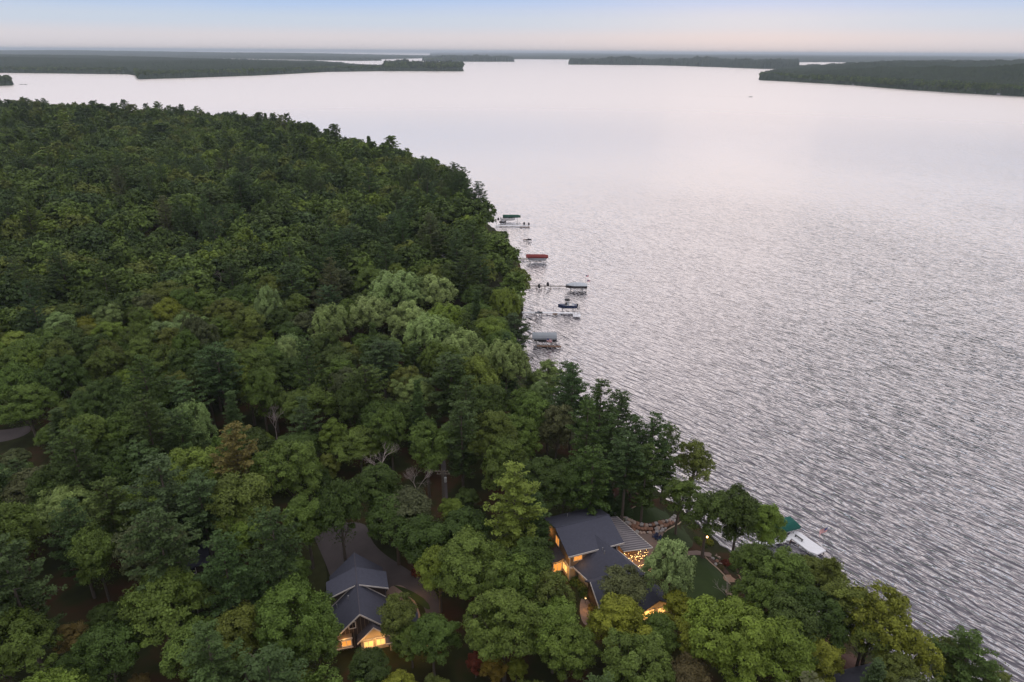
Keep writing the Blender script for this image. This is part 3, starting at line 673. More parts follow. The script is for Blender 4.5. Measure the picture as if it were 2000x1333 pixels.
for (x, y_), d, zg in zip(cand, cd_, hq):
    con = noise.noise((x/70, y_/70, 5.))*.9+.26+(.16 if d < 25 else 0)
    if random.random() < con*.8: kd = random.choices(['white', 'red', 'spruce'], [.62, .25, .13])[0]
    else: kd = random.choices(['round', 'tall', 'wide', 'sparse', 'willow'], [.42, .28, .16, .07, .07])[0]
    if d < 9 and kd in ('round', 'wide') and random.random() < .45: kd = 'sparse'
    cf = kd in CONIF
    H = random.uniform(17, 26) if cf else random.uniform(12.5, 21.5)
    if d < 12: H *= .88
    FV = random.uniform(.80, 1.38) if y_ > 260 else 1.0
    if y_ > 260: H *= (.86+.22*FV)*(.92 if kd == 'spruce' else 1)
    rad = {'round': 4.9, 'tall': 4.1, 'wide': 5.8, 'sparse': 4.4, 'willow': 5, 'white': 4.1, 'red': 3.5, 'spruce': 3.0}[kd]*random.uniform(.82, 1.25)*(1.04 if y_ < 260 else 1.04)*FV
    if len(hero) and (np.hypot(hero[:, 0]-x, hero[:, 1]-y_) < (hero[:, 2]+rad)*.56).any(): continue
    if (y_ < 262 or d < 45) and blocked(x, y_, zg, H, rad):
        H *= .45; rad *= .6
        if blocked(x, y_, zg, H, rad): continue
    a, b, z = Q([[x, y_, zg+H], [x, y_, zg]])
    if a[0] < -140 or b[0] > 1400 or z[1] < 20: continue
    hx, hy, hzz = HSC; cxp, cyp, cz = Q([[x, y_, zg+H*.68]]); rx = rad*F/cz[0]
    if ((cz[0] < hzz-2) & (np.abs(hx-cxp[0]) < rx*.6) & (np.abs(hy-cyp[0]) < H*.36*F/cz[0])).any():
        H *= .62; rad *= .72; cyp2 = Q([[x, y_, zg+H*.68]])[1]
        if ((cz[0] < hzz-2) & (np.abs(hx-cxp[0]) < rx*.4) & (np.abs(hy-cyp2[0]) < H*.36*F/cz[0])).any(): continue
    g = noise.noise((x/35, y_/35, 9.))
    if cf: col = random.choices(['pine', 'blue', 'dark', 'dull'], [.5, .2, .26, .04])[0]
    else: col = random.choices(['dark', 'mid', 'olive', 'bright', 'yellow', 'pale', 'dull'], [.27, .34+.2*max(g, 0), .15-.08*g, .12, .02, .04+.1*max(g, 0), .03])[0]
    if kd == 'willow' and random.random() < .6: col = 'pale'
    if cf and NC < 235 or (not cf) and NB < 205:
        if cf: NC += 1
        else: NB += 1
        lab = '%s %s %s' % (CDESC[col], shape_word[kd], zone(x, y_, d))
        put_tree(kd, x, y_, H, rad, col, lab, ('conifers of the wooded peninsula' if cf else 'broadleaf trees of the wooded peninsula'), zg=zg)
    else: rest.append((x, y_, zg-.2, H, rad, kd))
U_ = 0                                    # young trees and saplings filling the gaps near the camera
for _ in range(1500):
    if U_ >= 70: break
    yy = random.uniform(62, 215); x_ = random.uniform(-yy*.8-8, 62); dq = float(sdist([[x_, yy]])[0])
    if dq < 3 or any(inside(np.array([[x_, yy]]), cw)[0] for cw in CLEARW): continue
    ta = np.array(TREES); H = random.uniform(6.5, 10.5); rad = random.uniform(2.4, 3.4)
    if (np.hypot(ta[:, 0]-x_, ta[:, 1]-yy) < ta[:, 2]*.62+rad*.75).any(): continue
    zg = hz(x_, yy)
    if blocked(x_, yy, zg, H, rad): continue
    a, b, z = Q([[x_, yy, zg+H]])
    if not (-60 < a[0] < 2060 and b[0] < 1390): continue
    col = random.choice(['dark', 'mid', 'mid', 'olive', 'bright']); kd = random.choice(['round', 'tall', 'round', 'sparse'])
    put_tree(kd, x_, yy, H, rad, col, 'low %s young tree %s' % (CDESC[col], zone(x_, yy, dq)), 'young understory trees', zg=zg); U_ += 1
print('individual trees', len(TREES), 'rest', len(rest))

# ---- the rest of the forest: one object, instanced low-detail trees
FARP = []
def farproto(kd, seed, n):
    if kd in CONIF:
        v, q, t, br = pine_mesh(seed, kd, dens=n, lsz=.75); h0 = 22.
    else:
        v, q, t, lb = broad_mesh(seed, kind=kd, leaves=n, lsz=.55); h0 = 18.
    me = npmesh('far_crown', v/ h0, q, mat=M['leaf_far'], tint=t); FARP.append(bpy.data.objects.new('far_crown', me)); return len(FARP)-1
FK = {}
for kd, n in (('round', 2200), ('tall', 2000), ('wide', 2600), ('sparse', 1400), ('willow', 2200)):
    FK[kd] = [farproto(kd, 300+len(FARP), n) for _ in range(2)]
for kd in CONIF: FK[kd] = [farproto(kd, 400+len(FARP), .42) for _ in range(2)]
def instancer(name, pts, protos_, label):
    P_ = np.array([p[:3] for p in pts], np.float32); me = bpy.data.meshes.new(name); me.vertices.add(len(P_)); me.vertices.foreach_set('co', P_.ravel())
    a = me.attributes.new('iscale', 'FLOAT_VECTOR', 'POINT'); a.data.foreach_set('vector', np.array([p[3] for p in pts], np.float32).ravel())
    a = me.attributes.new('irot', 'FLOAT', 'POINT'); a.data.foreach_set('value', np.array([p[4] for p in pts], np.float32))
    a = me.attributes.new('idx', 'INT', 'POINT'); a.data.foreach_set('value', np.array([p[5] for p in pts], np.int32))
    me.update(); o = link(name, me); o.data.materials.append(M['leaf_far'])
    ng = bpy.data.node_groups.new(name, 'GeometryNodeTree'); ng.interface.new_socket('Geometry', in_out='INPUT', socket_type='NodeSocketGeometry'); ng.interface.new_socket('Geometry', in_out='OUTPUT', socket_type='NodeSocketGeometry')
    n, l = ng.nodes, ng.links; gi = n.new('NodeGroupInput'); go = n.new('NodeGroupOutput'); jo = n.new('GeometryNodeJoinGeometry')
    for po in reversed(protos_):
        oi = n.new('GeometryNodeObjectInfo'); oi.inputs['Object'].default_value = po; oi.inputs['As Instance'].default_value = True; l.new(oi.outputs['Geometry'], jo.inputs[0])
    iop = n.new('GeometryNodeInstanceOnPoints'); l.new(gi.outputs[0], iop.inputs['Points']); l.new(jo.outputs[0], iop.inputs['Instance']); iop.inputs['Pick Instance'].default_value = True
    def attr(nm, ty):
        q = n.new('GeometryNodeInputNamedAttribute'); q.data_type = ty; q.inputs['Name'].default_value = nm; return q.outputs['Attribute']
    l.new(attr('idx', 'INT'), iop.inputs['Instance Index']); l.new(attr('iscale', 'FLOAT_VECTOR'), iop.inputs['Scale'])
    cx = n.new('ShaderNodeCombineXYZ'); l.new(attr('irot', 'FLOAT'), cx.inputs[2]); l.new(cx.outputs[0], iop.inputs['Rotation'])
    l.new(iop.outputs[0], go.inputs[0]); md = o.modifiers.new('scatter', 'NODES'); md.node_group = ng
    tag(o, label, 'forest', kind='stuff'); return o
rad0 = {'round': 5.4, 'tall': 4.5, 'wide': 6.3, 'sparse': 4.9, 'willow': 5.6, 'white': 4.6, 'red': 3.6, 'spruce': 3.7}
pts = []
for x, y_, zg, H, rad, kd in rest:
    h0 = 22. if kd in CONIF else 18.; s_ = rad/rad0[kd]*h0*1.12
    pts.append((x, y_, zg, (s_, s_, H), random.uniform(0, 6.28), random.choice(FK[kd])))
instancer('forest', pts, FARP, 'dense mixed forest covering the far part of the wooded peninsula')
# trees on the near edges of the far shores give them a treed outline
fp = []
def edge_trees(line, depth, n, H0, seed):
    r2 = random.Random(seed); wl = [P(x, y, 0) for x, y in line]
    for _ in range(n):
        i = r2.randrange(len(wl)-1); t = r2.random(); a = wl[i]+(wl[i+1]-wl[i])*t; k = r2.random()**1.5*depth
        d = np.array([a[0], a[1]])/np.hypot(a[0], a[1]); H = H0*r2.uniform(.7, 1.35)
        fp.append((a[0]+d[0]*k, a[1]+d[1]*k, 0.5+min(k*.02, 6), (H*r2.uniform(.9, 1.3),)*2+(H,), r2.uniform(0, 6.28), r2.randrange(len(FARP))))
edge_trees([(268, 149), (272, 154.6), (350, 152.6), (500, 147.6), (640, 140.6), (750, 139), (850, 139)], 160, 2600, 17, 1)
edge_trees([(750, 138.9), (850, 139.1), (904, 139.3)], 260, 420, 30, 2)
edge_trees([(-60, 142), (0, 142.3), (130, 143.8), (250, 145.3)], 120, 900, 17, 3)
edge_trees([(1484, 154.5), (1560, 160.2), (1670, 166.8), (1775, 175.2), (1875, 181.8), (2000, 188.6), (2100, 194)], 150, 3000, 17, 4)
edge_trees([(1112, 126.3), (1180, 126.8), (1260, 127.4), (1320, 128.6), (1400, 131.3), (1480, 134.3)], 350, 900, 19, 5)
edge_trees([(1195, 126.9), (1238, 127.2)], 500, 160, 34, 6)
edge_trees([(826, 119.4), (860, 120.3), (920, 120.8), (1003, 120.8)], 500, 420, 24, 7)
edge_trees([(-40, 167.5), (0, 167.6), (22, 166.6)], 160, 160, 16, 8)
instancer('far_shore_woods', fp, FARP, 'trees lining the edges of the far shores and islets')

# ------------------------------------------------------------------ buildings
def loft(mb, sa, sb):
    """sa, sb: matching closed sections (same count) -> closed solid"""
    n = len(sa); mb.add(list(sa)+list(sb), [tuple(range(n))[::-1], tuple(range(n, 2*n))]+[(i, (i+1) % n, n+(i+1) % n, n+i) for i in range(n)]); return mb
def chev(l, r, e, th=.22):
    """roof cross-section from eave l over ridge r to eave e (3D points)"""
    d = lambda p: (p[0], p[1], p[2]-th)
    return [l, r, e, d(e), (r[0], r[1], r[2]-th*1.15), d(l)]
def point_lamp(parent, loc, watts, col=(1, .50, .13), r=.12):
    ld = bpy.data.lights.new('lamp', 'POINT'); ld.energy = watts*.62; ld.color = col; ld.shadow_soft_size = r
    o = bpy.data.objects.new('lamp_light', ld); COL.objects.link(o); o.parent = parent; o.location = loc; return o
def window(parent, a, b, z0, z1, nrm, pane='glass_lit', mull=1, th=.09, fw_=.12, name='window'):
    """window between ground points a and b (2D), facing 2D normal nrm; frame with its pane as a sub-part"""
    a = Vector((a[0], a[1], 0)); b = Vector((b[0], b[1], 0)); n = Vector((nrm[0], nrm[1], 0)).normalized(); t = (b-a).normalized(); Lw = (b-a).length
    def bar(m, s0, s1, za, zb, d0, d1):
        q = [a+t*s0+n*d0, a+t*s1+n*d0, a+t*s1+n*d1, a+t*s0+n*d1]
        m.add([(p.x, p.y, za) for p in q]+[(p.x, p.y, zb) for p in q], [(3, 2, 1, 0), (4, 5, 6, 7), (0, 1, 5, 4), (1, 2, 6, 5), (2, 3, 7, 6), (3, 0, 4, 7)])
    f = MB(); bar(f, -fw_, Lw+fw_, z0-fw_, z0, .003, th); bar(f, -fw_, Lw+fw_, z1, z1+fw_, .003, th); bar(f, -fw_, 0, z0, z1, .003, th); bar(f, Lw, Lw+fw_, z0, z1, .003, th)
    for i in range(mull): c = Lw*(i+1)/(mull+1); bar(f, c-.045, c+.045, z0, z1, .03, th-.02)
    fo = f.build(name, M['trim'], parent); g = MB(); bar(g, 0, Lw, z0, z1, .006, .03); g.build('pane', M[pane], fo); return fo
# ---- large house
A1 = R_(20.6); O1 = (17.74, 101.98); H1 = empty('lake_house', (O1[0], O1[1], 0), A1)
tag(H1, 'large two storey lit house with dark roofs and ribbed porch roof by the raised lawn', 'house', 'lit houses on the wooded shore')
m = MB(); m.box(-9.95, -.6, -5.2, 4.3, 3.8, 7.6); m.build('ground_floor_wall', M['siding_cream'], H1)
m = MB(); loft(m, [(-9.95, -5.2, 7.6), (-9.95, -5.2, 10.62), (-9.95, 0, 12.15), (-9.95, 4.3, 10.85), (-9.95, 4.3, 7.6)], [(-.6, -5.2, 7.6), (-.6, -5.2, 10.62), (-.6, 0, 12.15), (-.6, 4.3, 10.85), (-.6, 4.3, 7.6)]); m.build('upper_wall', M['siding'], H1)
m = MB(); m.box(-10.05, -7.4, -5.42, -5.2, 7.5, 7.8); m.box(-10.05, -9.95, -5.3, 4.3, 7.5, 7.75); m.box(-10.05, -9.93, -5.3, -5.18, 3.9, 10.5); m.build('trim', M['trim'], H1)
m = MB(); loft(m, chev((-10.6, -5.8, 10.7), (-10.6, 0, 12.5), (-10.6, 5.0, 10.95)), chev((.12, -5.8, 10.7), (.12, 0, 12.5), (.12, 5.0, 10.95))); rf = m.build('roof', M['shingle'], H1)
m = MB(); m.box(-10.62, .14, -5.9, -5.8, 10.42, 10.71); m.build('fascia', M['trim'], rf)
m = MB(); m.box(-10.6, .12, -.10, .10, 12.42, 12.56); m.build('ridge_cap', M['shingle'], rf)
for x_, y_ in ((-6.6, 3.4),): MB().tube([(x_, y_, 11), (x_, y_, 12.1)], .07).build('vent_pipe', M['alu'], rf)
window(H1, (-9.25, -5.2), (-7.75, -5.2), 8.95, 10.25, (0, -1), 'glass_lit', 1)
window(H1, (-9.95, -2.2), (-9.95, -4.2), 5.6, 7.0, (-1, 0), 'glass_bright', 1)
window(H1, (-9.95, .8), (-9.95, -.6), 8.6, 10.2, (-1, 0), 'glass_lit', 1)
window(H1, (-1.9, -5.2), (-1.0, -5.2), 9.1, 10.2, (0, -1), 'glass_dark', 0)
# lower gabled wing, turned 13.4 degrees from the main block
da = Vector((.232, -.973, 0)); dl = Vector((-.973, -.232, 0))      # along the ridge, towards its left eave
def wp_(t, s, z): p = Vector((-4.25, -2.9, 0))+da*t+dl*s; return (p.x, p.y, z)
m = MB(); loft(m, chev(wp_(0, 5.5, 7.75), wp_(0, 0, 11.6), wp_(0, -2.7, 9.0)), chev(wp_(12.2, 5.5, 7.75), wp_(12.2, 0, 11.6), wp_(12.2, -2.7, 9.0))); rf2 = m.build('wing_roof', M['shingle'], H1)
m = MB(); loft(m, [wp_(2, 5, 3.8), wp_(2, 5, 7.9), wp_(2, 0, 11.2), wp_(2, -2.3, 9.1), wp_(2, -2.3, 3.8)], [wp_(11.8, 5, 3.8), wp_(11.8, 5, 7.9), wp_(11.8, 0, 11.2), wp_(11.8, -2.3, 9.1), wp_(11.8, -2.3, 3.8)]); m.build('wing_wall', M['siding_cream'], H1)
m = MB(); q = [wp_(-.0, 5.52, 7.5), wp_(12.2, 5.52, 7.5), wp_(12.2, 5.62, 7.5), wp_(0, 5.62, 7.5)]; m.add(q+[(p[0], p[1], 7.8) for p in q], [(3, 2, 1, 0), (4, 5, 6, 7), (0, 1, 5, 4), (1, 2, 6, 5), (2, 3, 7, 6), (3, 0, 4, 7)])
q = [wp_(3, -2.72, 8.72), wp_(12.2, -2.72, 8.72), wp_(12.2, -2.84, 8.72), wp_(3, -2.84, 8.72)]; m.add(q+[(p[0], p[1], 9.02) for p in q], [(3, 2, 1, 0), (4, 5, 6, 7), (0, 1, 5, 4), (1, 2, 6, 5), (2, 3, 7, 6), (3, 0, 4, 7)]); m.build('fascia', M['trim'], rf2)
for t_, s_ in ((3.4, 1.0), (4.2, 1.25), (11.4, -1.9)):
    p = wp_(t_, s_, 10.2); zz = 10.4 if s_ > 0 else 9.4; MB().tube([(p[0], p[1], zz), (p[0], p[1], zz+1.0)], .07).build('vent_pipe', M['alu'], rf2)
# garage wing with its own ridge
m = MB(); loft(m, chev((-9.35, -15.8, 7.35), (-9.45, -11.9, 10.05), (-9.5, -10.0, 8.75)), chev((-3.2, -15.8, 7.35), (-3.2, -11.9, 10.05), (-3.2, -10.0, 8.75))); rf3 = m.build('garage_roof', M['shingle'], H1)
m = MB(); loft(m, [(-8.9, -15.4, 3.8), (-8.9, -15.4, 7.4), (-8.9, -11.9, 9.75), (-8.9, -10.2, 8.6), (-8.9, -10.2, 3.8)], [(-3.3, -15.4, 3.8), (-3.3, -15.4, 7.4), (-3.3, -11.9, 9.75), (-3.3, -10.2, 8.6), (-3.3, -10.2, 3.8)]); m.build('garage_wall', M['siding_dark'], H1)
m = MB(); loft(m, [(-9.55, -15.9, 7.1), (-9.55, -11.9, 9.85), (-9.55, -11.9, 10.1), (-9.55, -15.9, 7.4)], [(-9.43, -15.9, 7.1), (-9.45, -11.9, 9.85), (-9.45, -11.9, 10.1), (-9.43, -15.9, 7.4)]); m.build('fascia', M['trim'], rf3)
# low end wing
m = MB(); loft(m, chev((-5.4, -14.2, 6.9), (-.4, -14.2, 9.3), (2.2, -14.2, 7.7)), chev((-5.4, -18.6, 6.9), (-.4, -18.6, 9.3), (2.2, -18.6, 7.7))); rf4 = m.build('end_roof', M['shingle'], H1)
m = MB(); loft(m, [(-5, -14.4, 3.8), (-5, -14.4, 6.95), (-.4, -14.4, 9.05), (1.8, -14.4, 7.7), (1.8, -14.4, 3.8)], [(-5, -18.1, 3.8), (-5, -18.1, 6.95), (-.4, -18.1, 9.05), (1.8, -18.1, 7.7), (1.8, -18.1, 3.8)]); m.build('end_wall', M['siding_cream'], H1)
window(H1, (-3.4, -18.1), (-1.0, -18.1), 5.6, 7.2, (0, -1), 'glass_bright', 2); window(H1, (-.2, -18.1), (1.2, -18.1), 5.4, 7.0, (0, -1), 'glass_bright', 1)
# side bay on the left wall
m = MB(); m.slab([(-12.5, -3.0, 7.55), (-9.98, -3.3, 8.35), (-9.98, 1.7, 8.35), (-12.4, 1.8, 7.55)], .2); bay = m.build('bay_roof', M['shingle2'], H1)
m = MB(); m.box(-12.0, -9.96, -2.6, 1.3, 3.8, 7.45); m.build('bay_wall', M['siding_cream'], H1); MB().box(-12.62, -12.5, -3.05, 1.85, 7.3, 7.6).build('fascia', M['trim'], bay)
window(H1, (-12.0, .6), (-12.0, -1.9), 5.2, 6.8, (-1, 0), 'glass_bright', 1); window(H1, (-11.8, -2.6), (-10.4, -2.6), 5.2, 6.8, (0, -1), 'glass_lit', 1)
# ribbed metal porch roof, posts, lit screens
mc = [(0.13, 4.0, 8.75), (4.3, 4.3, 7.95), (6.05, -5.9, 7.95), (.25, -5.7, 8.6), ]
m = MB(); m.slab([mc[3], mc[2], mc[1], mc[0]][::-1], .16)
def lerp3(a_, b_, t_): return tuple(a_[i]+(b_[i]-a_[i])*t_ for i in range(3))
pr = m.build('porch_roof', mat('ribbed_metal', (.27, .25, .27), .5, .08, 2, metal=.2), H1)
m = MB()
for i in range(17):
    t_ = (i+.5)/17; a_ = lerp3(mc[0], mc[3], t_); b_ = lerp3(mc[1], mc[2], t_); m.slab([(a_[0]+.02, a_[1]-.1, a_[2]+.09), (b_[0], b_[1]-.1, b_[2]+.09), (b_[0], b_[1]+.1, b_[2]+.09), (a_[0]+.02, a_[1]+.1, a_[2]+.09)], .08)
m.build('standing_seam', M['shingle_pale'], pr)
m = MB(); q0, q1 = Vector(mc[1]), Vector(mc[2]); m.tube([q0+Vector((.05, 0, 0)), q1+Vector((.05, 0, 0))], .09, 4); m.tube([Vector(mc[3])+Vector((0, -.05, 0)), q1+Vector((0, -.05, 0))], .09, 4); m.build('fascia', M['trim'], pr)
for x_, y_ in ((5.2, -5.4), (4.6, -1.5), (4.0, 3.4), (.6, -5.3)): MB().box(x_-.12, x_+.12, y_-.12, y_+.12, 4.7, 8.0).build('porch_post', M['siding_dark'], H1)
MB().box(.4, 5.0, -2.6, -2.45, 4.85, 7.9).build('porch_wall', mat('porch_timber', (.24, .15, .08), .8, .5, 3), H1)
MB().box(-.5, 5.5, -5.6, 4.2, 4.5, 4.95).build('porch_floor', M['paving'], H1)
MB().box(1.2, 6.3, -9.6, -5.6, 4.5, 4.95).build('patio_step', M['paving'], H1)
for a_, b_ in (((1.9, -9.0), (6.2, -9.6)), ((6.3, -9.5), (6.4, -6.2))):
    m = MB(); m.tube([(a_[0], a_[1], 5.75), (b_[0], b_[1], 5.75)], .05, 4); 
    for t_ in np.linspace(0, 1, 7): x_, y_ = a_[0]+(b_[0]-a_[0])*t_, a_[1]+(b_[1]-a_[1])*t_; m.tube([(x_, y_, 4.95), (x_, y_, 5.75)], .035, 4)
    m.build('railing', M['siding_dark'], H1)
for loc, wt in (((3, -3.4, 7.3), 260), ((2.4, -7.0, 6.6), 110), ((-8.4, -7.0, 6.9), 150), ((-11.0, -4.2, 6.6), 120), ((-10.8, 3.0, 9.4), 60), ((-10.9, -4.9, 9.6), 70), ((-8.6, -6.2, 9.3), 40), ((-10.6, -12.6, 5.9), 70), ((-2.2, -19.2, 6.6), 170), ((1.2, -19.4, 6.4), 110), ((-13.4, -.6, 6.6), 90)): point_lamp(H1, loc, wt)
# string lights: separate thing hung under and beside the porch roof
SLt = empty('string_lights', (O1[0], O1[1], 0), A1); tag(SLt, 'tangle of glowing warm string lights hung in the porch of the large house', 'lights')
rs = random.Random(5); k_ = 0
for a_, b_ in (((.6, -5.6, 7.7), (5.2, -5.7, 7.5)), ((.8, -5.8, 7.0), (5.3, -5.6, 6.9)), ((1.0, -6.0, 6.3), (5.3, -5.5, 6.2)), ((1.6, -7.2, 5.8), (6.2, -6.9, 5.7)), ((2.0, -8.2, 5.5), (6.2, -8.0, 5.4)), ((2.4, -9.0, 5.9), (6.2, -9.1, 5.7)), ((1.2, -3.0, 7.6), (4.8, -3.2, 7.5))):
    a_, b_ = Vector(a_), Vector(b_); ptsw = []
    for i in range(13):
        t_ = i/12; p = a_.lerp(b_, t_)+Vector((rs.uniform(-.12, .12), rs.uniform(-.35, .35), -.45*math.sin(math.pi*t_)+rs.uniform(-.22, .22))); ptsw.append(p)
        bb = bmesh.new(); bmesh.ops.create_icosphere(bb, subdivisions=1, radius=rs.uniform(.04, .085)); me = bpy.data.meshes.new('bulb'); bb.to_mesh(me); bb.free(); me.materials.append(M['bulb'])
        link('bulb', me, SLt, p)
    MB().tube(ptsw, .012, 3).build('wire', M['dark_metal'], SLt)
# ---- driveway house
O2 = (-22.66, 78.40); A2 = R_(15.5); H2 = empty('driveway_house', (O2[0], O2[1], 0), A2)
tag(H2, 'steep gabled house with dark shingle roof and amber lit front gables beside the driveway', 'house', 'lit houses on the wooded shore')
m = MB(); loft(m, [(-3.9, .7, 3.5), (-3.9, .7, 8.0), (0, .7, 11.65), (3.9, .7, 8.0), (3.9, .7, 3.5)], [(-3.9, 13.7, 3.5), (-3.9, 13.7, 8.0), (0, 13.7, 11.65), (3.9, 13.7, 8.0), (3.9, 13.7, 3.5)]); m.build('wall', M['siding_dark'], H2)
m = MB(); loft(m, chev((-4.45, 0, 7.8), (0, 0, 12), (4.45, 0, 7.8)), chev((-4.45, 14.2, 7.8), (0, 14.2, 12), (4.45, 14.2, 7.8))); rr_ = m.build('roof', M['shingle'], H2)
m = MB()
for sg in (-1, 1): loft(m, [(0, -.09, 11.74), (0, -.09, 12.04), (sg*4.5, -.09, 7.79), (sg*4.5, -.09, 7.5)], [(0, -.004, 11.74), (0, -.004, 12.04), (sg*4.5, -.004, 7.79), (sg*4.5, -.004, 7.5)])
m.build('rake_board', M['trim'], rr_); MB().tube([(0, 0, 12.02), (0, 14.2, 12.02)], .09, 6).build('ridge_cap', M['shingle2'], rr_)
for x_, y_, z_ in ((-1.5, 5.0, 10.6), (-3.4, 5.6, 8.8)): MB().tube([(x_, y_, z_-.2), (x_, y_, z_+.75)], .07).build('vent_pipe', M['alu'], rr_)
for sg in (-1, 1):
    m = MB(); m.add([(sg*.5, 6.9, 11.5), (sg*4.3, 6.9, 9.95), (sg*4.3, 6.9, 7.6), (sg*.5, 10.0, 11.5), (sg*4.3, 10.0, 9.95), (sg*4.3, 10.0, 7.6)], [(0, 1, 2), (3, 5, 4), (0, 3, 4, 1), (1, 4, 5, 2), (2, 5, 3, 0)]); dm = m.build('dormer', M['siding_dark'], H2)
    m = MB(); m.slab([(sg*.02, 6.5, 12.03), (sg*4.85, 6.4, 10.15), (sg*4.85, 10.3, 10.15), (sg*.02, 10.5, 12.03)][::sg], .2); m.build('dormer_roof', M['shingle'], dm)
    m = MB(); loft(m, [(sg*.3, 6.33, 11.7), (sg*.3, 6.33, 11.93), (sg*4.86, 6.31, 10.16), (sg*4.86, 6.31, 9.93)], [(sg*.3, 6.41, 11.7), (sg*.3, 6.41, 11.93), (sg*4.86, 6.395, 10.16), (sg*4.86, 6.395, 9.93)]); m.build('rake_board', M['trim'], dm)
    m = MB(); loft(m, [(sg*.7, 6.78, 11.35), (sg*.7, 6.78, 11.5), (sg*4.3, 6.78, 8.15), (sg*4.3, 6.78, 7.98)], [(sg*.7, 6.89, 11.35), (sg*.7, 6.89, 11.5), (sg*4.3, 6.89, 8.15), (sg*4.3, 6.89, 7.98)]); m.build('trim', M['trim'], dm)
window(H2, (-1.75, .7), (-.85, .7), 8.9, 10.0, (0, -1), 'glass_dark', 0)
m = MB()
for x_ in np.arange(-3.6, 3.7, .6): m.box(x_-.04, x_+.04, .64, .697, 3.6, 11.5-abs(x_)*.95)
m.build('batten', M['siding'], H2)
# second front gable
m = MB(); loft(m, chev((-.75, -.9, 7.25), (1.8, -.9, 9.75), (4.35, -.9, 7.25)), chev((-.75, 1.6, 7.25), (1.8, 1.6, 9.75), (4.35, 1.6, 7.25))); g2 = m.build('front_gable_roof', M['shingle2'], H2)
m = MB(); loft(m, [(-.3, -.4, 3.6), (-.3, -.4, 7.3), (1.8, -.4, 9.45), (3.9, -.4, 7.3), (3.9, -.4, 3.6)], [(-.3, .66, 3.6), (-.3, .66, 7.3), (1.8, .66, 9.45), (3.9, .66, 7.3), (3.9, .66, 3.6)]); m.build('front_gable_wall', M['siding_cream'], H2)
m = MB()
for sg in (-1, 1): loft(m, [(1.8, -.99, 9.5), (1.8, -.99, 9.78), (1.8+sg*2.6, -.99, 7.24), (1.8+sg*2.6, -.99, 6.97)], [(1.8, -.904, 9.5), (1.8, -.904, 9.78), (1.8+sg*2.6, -.904, 7.24), (1.8+sg*2.6, -.904, 6.97)])
m.box(-.35, 3.95, -.5, -.41, 7.0, 7.2); m.build('rake_board', M['trim'], g2)
window(H2, (.2, -.4), (1.5, -.4), 5.6, 6.7, (0, -1), 'glass_bright', 1); window(H2, (2.1, -.4), (3.3, -.4), 5.6, 6.7, (0, -1), 'glass_bright', 1)
# bay under the left eave
m = MB(); m.box(-4.15, -1.5, -.2, .69, 6.15, 7.9); by = m.build('bay', M['siding'], H2)
m = MB(); m.box(-4.22, -1.43, -.29, -.205, 7.72, 7.95); m.box(-4.22, -1.43, -.29, -.205, 6.0, 6.2); m.box(-4.24, -4.14, -.29, -.21, 6.2, 7.72); m.build('trim', M['trim'], by)
window(H2, (-3.0, -.2), (-1.7, -.2), 6.5, 7.5, (0, -1), 'glass_lit', 1)
# right wing
m = MB(); loft(m, [(4.0, -1.3, 3.5), (4.0, -1.3, 7.1), (4.0, 1, 8.8), (4.0, 3.6, 7.1), (4.0, 3.6, 3.5)], [(8.2, -1.3, 3.5), (8.2, -1.3, 7.1), (8.2, 1, 8.8), (8.2, 3.6, 7.1), (8.2, 3.6, 3.5)]); m.build('wing_wall', M['siding_cream'], H2)
m = MB(); loft(m, chev((3.4, -1.8, 6.95), (3.4, 1, 9.05), (3.4, 4.2, 6.9)), chev((8.75, -1.8, 6.95), (8.75, 1, 9.05), (8.75, 4.2, 6.9))); w3 = m.build('wing_roof', M['shingle'], H2)
m = MB(); m.box(3.4, 8.8, -1.9, -1.805, 6.72, 6.96); m.build('fascia', M['trim'], w3)
window(H2, (6.3, -1.3), (7.8, -1.3), 5.3, 6.5, (0, -1), 'glass_bright', 1); window(H2, (4.6, -1.3), (5.4, -1.3), 5.3, 6.5, (0, -1), 'glass_lit', 0)
m = MB(); m.box(8.9, 10.2, -2.4, -1.6, 4.7, 6.6); m.build('porch_wall', M['siding_cream'], H2)
for loc, wt in (((-2.6, -.5, 8.35), 60), ((.6, -1.5, 7.6), 90), ((2.9, -1.6, 7.5), 90), ((1.8, -1.4, 6.2), 120), ((7.0, -2.4, 6.6), 120), ((-3.0, -1.2, 6.9), 40), ((9.6, 3.0, 6.4), 120), ((9.4, 8.5, 6.8), 130), ((2.0, -3.6, 5.2), 60), ((9.3, -3.0, 6.0), 60)): point_lamp(H2, loc, wt)
